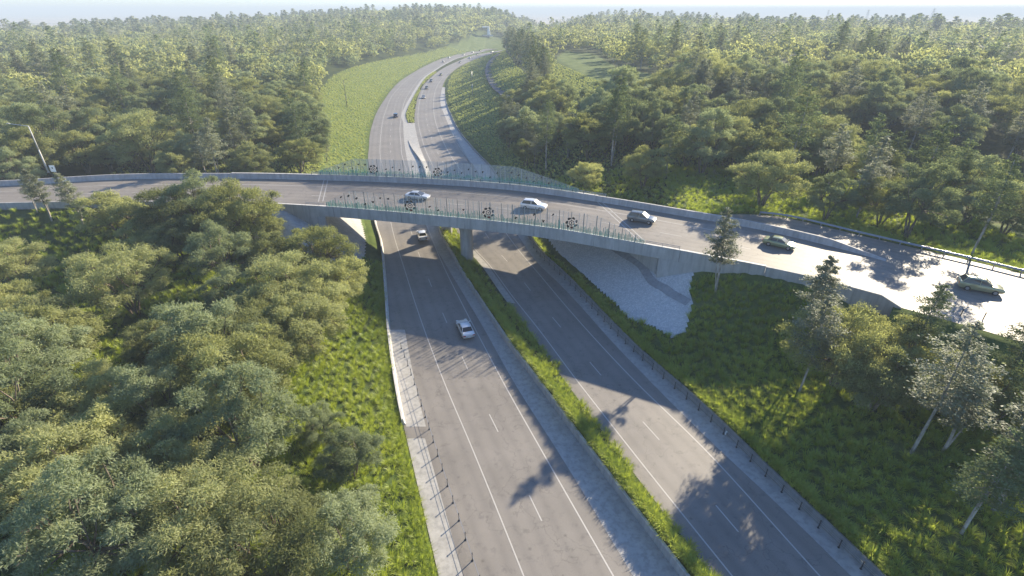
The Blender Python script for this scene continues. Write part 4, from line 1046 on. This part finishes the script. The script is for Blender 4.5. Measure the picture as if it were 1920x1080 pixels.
def plant(kind, v, x, y, s, rz, label, group, z=None, sz=1.0):
    crown, trunk, look = (BV if kind == 'b' else SV)[v]
    z = float(HT(x, y)) if z is None else z
    root = empty("bushy_tree" if kind == 'b' else "slender_tree", (x, y, z - .05), rz); root.scale = (s, s, s * sz)
    for nm, me_ in (("crown", crown), ("trunk", trunk)):
        o = bpy.data.objects.new(nm, me_); col.objects.link(o); o.parent = root
    tag(root, label, "tree" if kind == 'b' else "slender tree", group); return root

# hand-placed trees: (photo x, y of crown centre, kind, variant, scale, label)
def crown_at(px, py, h_, it=4):
    x, y = G(px, py, 5 + h_)
    z = 5.0
    for _ in range(10): x, y = G(px, py, z + h_); z = .6 * z + .4 * float(HT(x, y))
    return x, y
hand = [
 (212, 392, 'b', 1, 1.15, "bushy tree in front of the overpass road, leftmost of the roadside row"),
 (305, 405, 'b', 0, 1.25, "large olive bushy tree in front of the overpass road, second of the roadside row"),
 (385, 392, 'b', 2, 1.25, "large grey green bushy tree in front of the overpass road, third of the roadside row"),
 (452, 395, 'b', 4, 1.25, "yellow green bushy tree covering the near barrier left of the bridge"),
 (505, 420, 'b', 3, .55, "small bush below the near barrier left of the bridge"),
 (330, 445, 'b', 3, 1.0, "olive bushy tree standing behind the shaded clearing on the left"),
 (228, 522, 'b', 0, 1.1, "broad olive tree at the lower edge of the shaded clearing"),
 (285, 445, 'b', 4, .85, "yellow green bushy tree between the clearing and the roadside row"),
 (420, 480, 'b', 2, 1.05, "grey green tree behind the small sunlit gap left of the bridge"),
 (505, 470, 'b', 3, 1.0, "olive tree just left of the stone slope at the left end of the bridge"),
 (590, 470, 'b', 4, 1.05, "yellow green tree overlapping the left stone slope below the bridge"),
 (622, 520, 'b', 1, 1.05, "yellow green tree leaning over the left edge of the highway"),
 (530, 540, 'b', 0, 1.1, "olive tree two crowns left of the highway edge, below the bridge"),
 (588, 572, 'b', 3, 1.05, "olive tree with bare lower limbs beside the tussock grass left of the highway"),
 (440, 560, 'b', 2, .8, "small grey green tree above the sunlit gap on the left"),
 (15, 495, 'b', 0, .85, "olive tree at the left picture edge above the clearing"),
 (-10, 570, 'b', 1, 1.0, "yellow green tree at the left picture edge beside the clearing"),
 (70, 600, 'b', 3, 1.0, "olive tree at the lower left corner of the clearing"),
 (655, 850, 'b', 2, .62, "grey green bush standing alone in the tussock grass left of the highway"),
 (600, 800, 'b', 5, .45, "small grey green bush above the lone one in the left tussock grass"),
 (1590, 650, 'b', 4, 1.05, "spreading yellow green tree on the right slope above the bare trunk"),
 (1680, 640, 'b', 1, 1.0, "yellow green tree in the middle of the right slope group"),
 (1660, 700, 'b', 3, .95, "olive tree at the lower side of the right slope group"),
 (1800, 710, 'b', 1, .85, "yellow green tree right of the slope group, beside the silver tree"),
 (1895, 735, 'b', 4, .7, "yellow green tree below the right-hand end of the overpass road"),
 (1210, 310, 'b', 4, 1.0, "yellow green tree behind the far parapet right of the far screen"),
 (1100, 320, 'b', 1, .85, "yellow green tree behind the right end of the far screen"),
 (1440, 330, 'b', 0, 1.2, "broad olive tree behind the far barrier right of the bridge"),
 (1560, 368, 'b', 2, .85, "grey green tree overhanging the verge behind the guardrail"),
 (1665, 375, 'b', 4, .9, "yellow green tree behind the guardrail in front of the open shade"),
 (1760, 395, 'b', 0, .6, "olive tree behind the guardrail near the right picture edge"),
 (196, 284, 'b', 3, .95, "brownish olive tree behind the far barrier, right of the road sign at the far left"),
]
slim = [  # base px, base py
 (1338, 548, 0, .92, "silver tree standing alone at the top of the right grass slope beside the bridge end"),
 (1512, 660, 2, 1.05, "silver tree on the right slope left of the bushy group"),
 (1498, 735, 4, .8, "pale sprawling silver tree at the left edge of the right slope group"),
 (1690, 700, 1, .75, "dark slender tree in front of the near barrier's end on the right"),
 (1708, 850, 4, .95, "silver tree with a long leaning trunk at the bottom of the right slope group"),
 (1765, 850, 2, .9, "silver tree beside the leaning one on the right slope"),
 (1852, 965, 0, 1.05, "silver tree at the right picture edge low on the slope"),
 (1900, 880, 1, .9, "dark slender tree at the right picture edge above the low silver one"),
 (1870, 740, 3, .68, "dark slender tree at the right edge just below the overpass road"),
 (99, 414, 2, .8, "slender pale-trunked tree leaning left in the shaded clearing"),
 (72, 398, 0, .55, "second slender pale-trunked tree behind the leaning one in the clearing"),
 (160, 428, 2, .85, "slender tree on the right side of the shaded clearing"),
 (1800, 1000, 3, .85, "dark slender tree at the bottom right, left of the corner silver tree"),
 (1910, 1010, 2, .9, "silver tree in the bottom right corner of the slope"),
 (614, 305, 0, .62, "slender tree on the verge behind the left end of the far screen"),
 (588, 303, 2, .55, "thin slender tree left of the one behind the far screen"),
]
placed = []
for px, py, k, v, s, lb_ in hand:
    x, y = crown_at(px, py, (BV, SV)[0] and 5.2 * s); plant(k, v, x, y, s, random.random() * 6.28, lb_, None); placed.append((x, y))
for px, py, v, s, lb_ in slim:
    x, y = ground_at(px, py, 4.0)
    plant('s', v, x, y, s, random.random() * 6.28, lb_, None); placed.append((x, y))
for (px, py), dx_, dy_, kd, v, s, lb_ in (((1665, 488), 10.5, 11, 'b', 5, 1.15, "tree behind the guardrail whose lacy shadow falls across the sunlit road"), ((1800, 560), 13, 14, 's', 1, 1.0, "slender tree behind the guardrail near the right picture edge"), ((1560, 450), 12, 13, 's', 0, .85, "silver slender tree behind the guardrail near its left end")):
    x, y = G(px, py, DZ); plant(kd, v, x + dx_, y + dy_, s, 1.0 + px, lb_, None); placed.append((x + dx_, y + dy_))
placed = np.array(placed)

# tall slender row on the crest right of the far highway
rowy = list(np.arange(140, 620, 5.5))
for k, yy in enumerate(rowy):
    xx = float(FOREST_RF(yy)) + random.uniform(0, 5); yq = yy + random.uniform(-3, 3)
    if poly_in(np.array([xx]), np.array([yq]), LAWN)[0]: continue
    plant('s', random.choice((0, 1, 3, 4)), xx, yq, random.uniform(.95, 1.35) if yy > 210 else random.uniform(.6, .8), random.random() * 6.28, "tall slender tree in the row along the crest right of the far grass slope", "slender trees along the right crest")
# automatic forest
def scatter(spacing, rmin, rmax, xlo, xhi, ylo, yhi):
    xs_ = np.arange(xlo, xhi, spacing); ys_ = np.arange(ylo, yhi, spacing)
    A, B_ = np.meshgrid(xs_, ys_); A[::2] += spacing / 2
    A = A + rng.uniform(-.42, .42, A.shape) * spacing; B_ = B_ + rng.uniform(-.42, .42, B_.shape) * spacing
    x = A.ravel(); y = B_.ravel(); d = np.hypot(x, y)
    k = (d >= rmin) & (d < rmax) & forest_ok(x, y)
    px, py, dep = PX(x, y, 8.0)
    k &= (dep > 4) & (px > -260 - 12000 / np.maximum(d, 10)) & (px < 2100 + 26000 / np.maximum(d, 10)) & (py < 1500)
    return x[k], y[k]
A1 = scatter(6.3, 0, 120, -160, 190, -25, 125); A2 = scatter(8.4, 120, 260, -330, 360, 0, 265); A3 = scatter(9.4, 260, 620, -760, 780, 40, 640); A4 = scatter(12.0, 620, 1350, -1500, 1500, 200, 1400)
X = np.concatenate([a[0] for a in (A1, A2, A3, A4)]); Y = np.concatenate([a[1] for a in (A1, A2, A3, A4)]); D = np.hypot(X, Y); k_ = (D < 980 + 120 * vnoise(X, Y, 130, 3)) | (np.abs(X + 130) < 330); X, Y, D = X[k_], Y[k_], D[k_]
# thin out by patchy gaps
gap = vnoise(X, Y, 26, 5); keep = (gap > np.where((hwl(X, Y) < hwr(X, Y)) & (Y > YE(X)), .34, .20)) | (rng.random(len(X)) < .25)
keep &= np.array([np.min(np.hypot(placed[:, 0] - a, placed[:, 1] - b)) > 3.4 if d < 140 else True for a, b, d in zip(X, Y, D)])
X, Y, D = X[keep], Y[keep], D[keep]
isS = (vnoise(X, Y, 45, 8) * .6 + rng.random(len(X)) * .6) > np.where(D < 110, .86, .76)
isS &= ~((D < 75) & (X < 0))
order = np.argsort(D)
pxs, pys, _ = PX(X, Y, 8.0)
vis = (pxs > -60) & (pxs < 1980) & (pys < 1140)
NB = NS = 0; rest = []
ZT = HT(X, Y)
for i in order:
    x, y = float(X[i]), float(Y[i]); left = hwl(x, y) > hwr(x, y); behind = y > float(YE(x))
    if isS[i]: cap, cnt = 225, NS
    else: cap, cnt = 266, NB
    if D[i] > 330 or cnt >= cap or not (vis[i] or D[i] < 90): rest.append(i); continue
    v = random.randrange(5 if isS[i] else 6)
    if isS[i]: NS += 1
    else: NB += 1
    look = (SV if isS[i] else BV)[v][2]
    side = "left" if left else "right"
    row = pys[i]
    if not behind: where = "in the dense stand left of the highway" if row < 800 else "in the stand at the bottom left"
    else:
        px_ = pxs[i]
        if left: where = "behind the overpass at the far left" if px_ < 250 else "left of the grass slope behind the overpass"
        else: where = "in the forest edge right of the far highway" if px_ < 1250 else ("in the forest behind the sunlit overpass road" if px_ < 1650 else "behind the guardrail at the right")
    ht = "bushy" if not isS[i] else "slender"
    s = (random.uniform(.72, 1.18) if not behind else random.uniform(.9, 1.55)) if not isS[i] else random.uniform(.8, 1.35)
    size = ("small" if s < .88 else ("large" if s > 1.05 else "medium")) if not behind else ("small" if s < 1.05 else ("large" if s > 1.3 else "medium"))
    if isS[i] and D[i] > 130: s *= 1.1
    plant('s' if isS[i] else 'b', v, x, y, s, random.random() * 6.28, f"{size} {look} {ht} tree {where}", f"{look} {ht} trees {where}", z=float(ZT[i]), sz=random.uniform(.9, 1.1))

# the forest beyond: one mass
def lod_templates():
    T = {}
    for lv, (nb, lb_, ns, ls_) in enumerate(((620, 1.0, 330, .95), (300, 1.45, 170, 1.35), (110, 2.3, 80, 2.1))):
        T[lv] = []
        for k in range(5):
            (V, Q_), tb = bushy(60 + k, nb, lb_, rad_=4.7, hgt=9.2, nclump=20); T[lv].append((V, 'b'))
        for k in range(4):
            (V, Q_), tb = slender(80 + k, ns, ls_, hgt=14, rad_=2.9); T[lv].append((V, 's'))
    return T
T = lod_templates()
VV = []; MI = []
rest = np.array(rest)
lv_of = np.where(D[rest] < 330, 0, np.where(D[rest] < 640, 1, 2))
for lv in (0, 1, 2):
    for sl_ in (False, True):
        for k in range(4 if sl_ else 5):
            sel = rest[(lv_of == lv) & (isS[rest] == sl_)]; sel = sel[(sel % (4 if sl_ else 5)) == k]
            if len(sel) == 0: continue
            V = T[lv][k + (5 if sl_ else 0)][0]
            n = len(sel); a = rng.uniform(0, 6.28, n); s = rng.uniform(.8, 1.4, n) * (1.0 if lv < 2 else 1.25); sz = s * rng.uniform(.9, 1.15, n) * (0.8 if lv == 2 else 1)
            ca_, sa_ = np.cos(a), np.sin(a)
            W_ = np.empty((n, len(V), 3), np.float32)
            W_[:, :, 0] = (V[None, :, 0] * ca_[:, None] - V[None, :, 1] * sa_[:, None]) * s[:, None] + X[sel][:, None]
            W_[:, :, 1] = (V[None, :, 0] * sa_[:, None] + V[None, :, 1] * ca_[:, None]) * s[:, None] + Y[sel][:, None]
            W_[:, :, 2] = V[None, :, 2] * sz[:, None] + ZT[sel][:, None]
            VV.append(W_.reshape(-1, 3)); MI.append(np.repeat(rng.choice([2, 3] if sl_ else [0, 0, 1, 4], n), len(V) // 4))
VV = np.vstack(VV); MI = np.concatenate(MI)
me_ = npmesh("distant_forest", VV, np.arange(len(VV)).reshape(-1, 4), [M['leaf_olive'], M['leaf_yellow'], M['leaf_silver'], M['leaf_dark'], M['leaf_grey']], mi=MI)
o = bpy.data.objects.new("distant_forest", me_); col.objects.link(o); tag(o, "hazy forest stretching to the horizon on both sides of the far highway", "forest", kind="stuff")
print("TREES", NB, NS, len(rest), "faces", len(MI))

# ------------------------------------------------------------------ tussock grass
def tussock(seed, nb, hgt, spread, w, segs=2):
    r = np.random.default_rng(seed); V = []; Qs = []; Ts = []; o = 0
    for k in range(nb):
        a = r.uniform(0, 6.28); b0 = np.array([math.cos(a), math.sin(a), 0]); h_ = hgt * r.uniform(.65, 1.1); sp = spread * r.uniform(.25, 1.0)
        s_ = np.array([-math.sin(a), math.cos(a), 0]) * w * r.uniform(.7, 1.2)
        root = b0 * r.uniform(0, .22); m1 = root + b0 * sp * .35 + np.array([0, 0, h_ * .65]); tip = root + b0 * sp + np.array([0, 0, h_ * r.uniform(.72, 1.0)])
        V += [root - s_ * .6, root + s_ * .6, m1 + s_, m1 - s_, tip]; Qs.append((o, o + 1, o + 2, o + 3)); Ts.append((o + 3, o + 2, o + 4)); o += 5
    return np.array(V), np.array(Qs), np.array(Ts)
def spread_grass(name, pts, temps, label, cat, mat, smin, smax):
    Vs, Qs, Ts = [], [], []; off_ = 0; pts = np.array(pts)
    which = rng.integers(0, len(temps), len(pts))
    for k, (V, Qk, Tk) in enumerate(temps):
        p = pts[which == k]; n = len(p)
        if n == 0: continue
        a = rng.uniform(0, 6.28, n); s = rng.uniform(smin, smax, n); c_, s__ = np.cos(a), np.sin(a)
        W_ = np.empty((n, len(V), 3), np.float32)
        W_[:, :, 0] = (V[None, :, 0] * c_[:, None] - V[None, :, 1] * s__[:, None]) * s[:, None] + p[:, 0][:, None]
        W_[:, :, 1] = (V[None, :, 0] * s__[:, None] + V[None, :, 1] * c_[:, None]) * s[:, None] + p[:, 1][:, None]
        W_[:, :, 2] = V[None, :, 2] * s[:, None] + p[:, 2][:, None] - .03
        base = off_ + np.arange(n)[:, None, None] * len(V)
        Vs.append(W_.reshape(-1, 3)); Qs.append((Qk[None] + base).reshape(-1, 4)); Ts.append((Tk[None] + base).reshape(-1, 3)); off_ += n * len(V)
    me_ = npmesh(name, np.vstack(Vs), np.vstack(Qs), [mat], Tri=np.vstack(Ts)); o = bpy.data.objects.new(name, me_); col.objects.link(o); tag(o, label, cat, kind="stuff"); print(name, len(pts), len(me_.polygons)); return o
def jitter_grid(sp, x0, x1, y0, y1):
    A, B_ = np.meshgrid(np.arange(x0, x1, sp), np.arange(y0, y1, sp)); A = A + rng.uniform(-.5, .5, A.shape) * sp; B_ = B_ + rng.uniform(-.5, .5, B_.shape) * sp
    return A.ravel(), B_.ravel()
x, y = jitter_grid(0.84, -95, 85, 6, 125)
l = hwl(x, y); r_ = hwr(x, y); ovv = ovd(x, y)
clear_l = np.where(y < 43, 0.25, 0.45)
k = (((l > clear_l) & (l > r_)) | (r_ > 0.3)) & (ovv > 1.0) & ~poly_in(x, y, polyR) & ~poly_in(x, y, polyL)
px, py, dep = PX(x, y, HT(x, y)); k &= (dep > 3) & (px > -120) & (px < 2060) & (py < 1180)
k &= ~((ovv < 22) & (l < 3.2) & (l > 0) & (y > 84))
dens = np.where(np.hypot(x, y) > 100, .55, 1.0) * np.where((x < -35) & (y < 80), .55, 1.0); k &= rng.random(len(x)) < dens
k &= (vnoise(x, y, 1.7, 12) > .07)
P1 = np.stack([x[k], y[k], HT(x[k], y[k]) + np.where((l[k] < 1.2) & (r_[k] < 0), .1, 0) + np.where((r_[k] < 1.4) & (l[k] < 0), np.clip(.95 - HT(x[k], y[k]), 0, 1.5) * (r_[k] < 1.5), 0)], 1)
# median planting
xm_, ym_ = [], []
for yy in np.arange(8, 112, 0.8):
    a, b = float(XCW(yy)) + .5, float(XR0(yy)) + (-.55 if 70 < yy < 93 else .0)
    for q in np.arange(a, b, .85): xm_.append(q + random.uniform(-.25, .25)); ym_.append(yy + random.uniform(-.25, .25))
edge = []
for yy in np.arange(8, 112, 0.6):
    edge.append((float(XCW(yy)) + .5 + random.uniform(-.08, .12), yy + random.uniform(-.2, .2), 1.02)); edge.append((float(XCW(yy)) + .75, yy + .3, 1.05)); edge.append((float(XCW(yy)) + .62 + random.uniform(-.1, .1), yy + random.uniform(-.3, .3), 1.0)); edge.append((float(XCW(yy)) + .9, yy + random.uniform(-.3, .3), 1.0))
for yy in np.arange(10, 100, 0.62):
    for dd in (.4, 1.1):
        if 78 < yy < 100 and dd > 1: continue
        xx = float(XRW(yy)) + dd + random.uniform(-.12, .12); edge.append((xx, yy, .9))
    xx = float(XLE(yy)) - .5 + random.uniform(-.12, .12)
    if yy < 84: edge.append((xx, yy, .1)); edge.append((xx - .8, yy + .2, .2))
edge = np.array(edge)
xm_, ym_ = np.array(xm_), np.array(ym_); f_ = (xm_ - XCW(ym_)) / (XR0(ym_) - XCW(ym_)); P2 = np.stack([xm_, ym_, .86 - .8 * np.clip(f_, 0, 1)], 1)
P2 = P2[~((np.hypot(xm_ + 8.2, ym_ - 85.2) < 1.2))]
temps = [tussock(100 + k, 76, .78, .64, .015) for k in range(6)]
spread_grass("tussock_grass", np.vstack([P1, P2, edge]), temps, "long arching green tussock grass beside and between the carriageways", "grass", M['grass'], .8, 1.5)
# short grass on the slopes beyond the overpass and in the clearings
x, y = jitter_grid(1.15, -125, 75, 96, 620); kk = rng.random(len(x)) < np.clip(260 / np.hypot(x, y), 0, 1); x, y = x[kk], y[kk]
l = hwl(x, y); r_ = hwr(x, y); ovv = ovd(x, y)
k = ((l > .7) | (r_ > .6)) & (ovv > .6) & (y > YE(x)) & (~forest_ok(x, y) | (np.hypot(x, y) < 170))
k &= (r_ < 60) & (l < 60); pd = np.min(np.hypot(x[:, None] - pc[None, ::3, 0], y[:, None] - pc[None, ::3, 1]), axis=1); k &= pd > 3.2
P3 = np.stack([x[k], y[k], HT(x[k], y[k])], 1)
xm_, ym_ = [], []
for yy in np.arange(219, 420, 1.0):
    a, b = float(XLS(yy)) + 2.6, float(XR0(yy)) - .3
    for q in np.arange(a, b, .9): xm_.append(q + random.uniform(-.3, .3)); ym_.append(yy + random.uniform(-.4, .4))
P4 = np.stack([xm_, ym_, np.full(len(xm_), .12)], 1)
temps = [tussock(130 + k, 15, .55, .6, .05) for k in range(4)]
spread_grass("slope_grass", np.vstack([P3, P4]), temps, "shorter pale green grass on the slopes beyond the overpass", "grass", M['fargrass'], .7, 1.5)

# ------------------------------------------------------------------ air
hz = MB(); hz.box((0, 0, 34.0), (30000, 30000, 72.0)); ho = hz.build("haze", None or [])
m, t, out = newmat("haze_air"); pv = N(t, "ShaderNodeVolumePrincipled"); pv.inputs["Color"].default_value = (0.65, 0.745, 0.84, 1); pv.inputs["Density"].default_value = 0.00050; pv.inputs["Anisotropy"].default_value = 0.0
t.links.new(pv.outputs[0], out.inputs["Volume"]); ho.data.materials.clear(); ho.data.materials.append(m); tag(ho, "pale blue air haze fading the far forest and plain", "haze", kind="stuff")
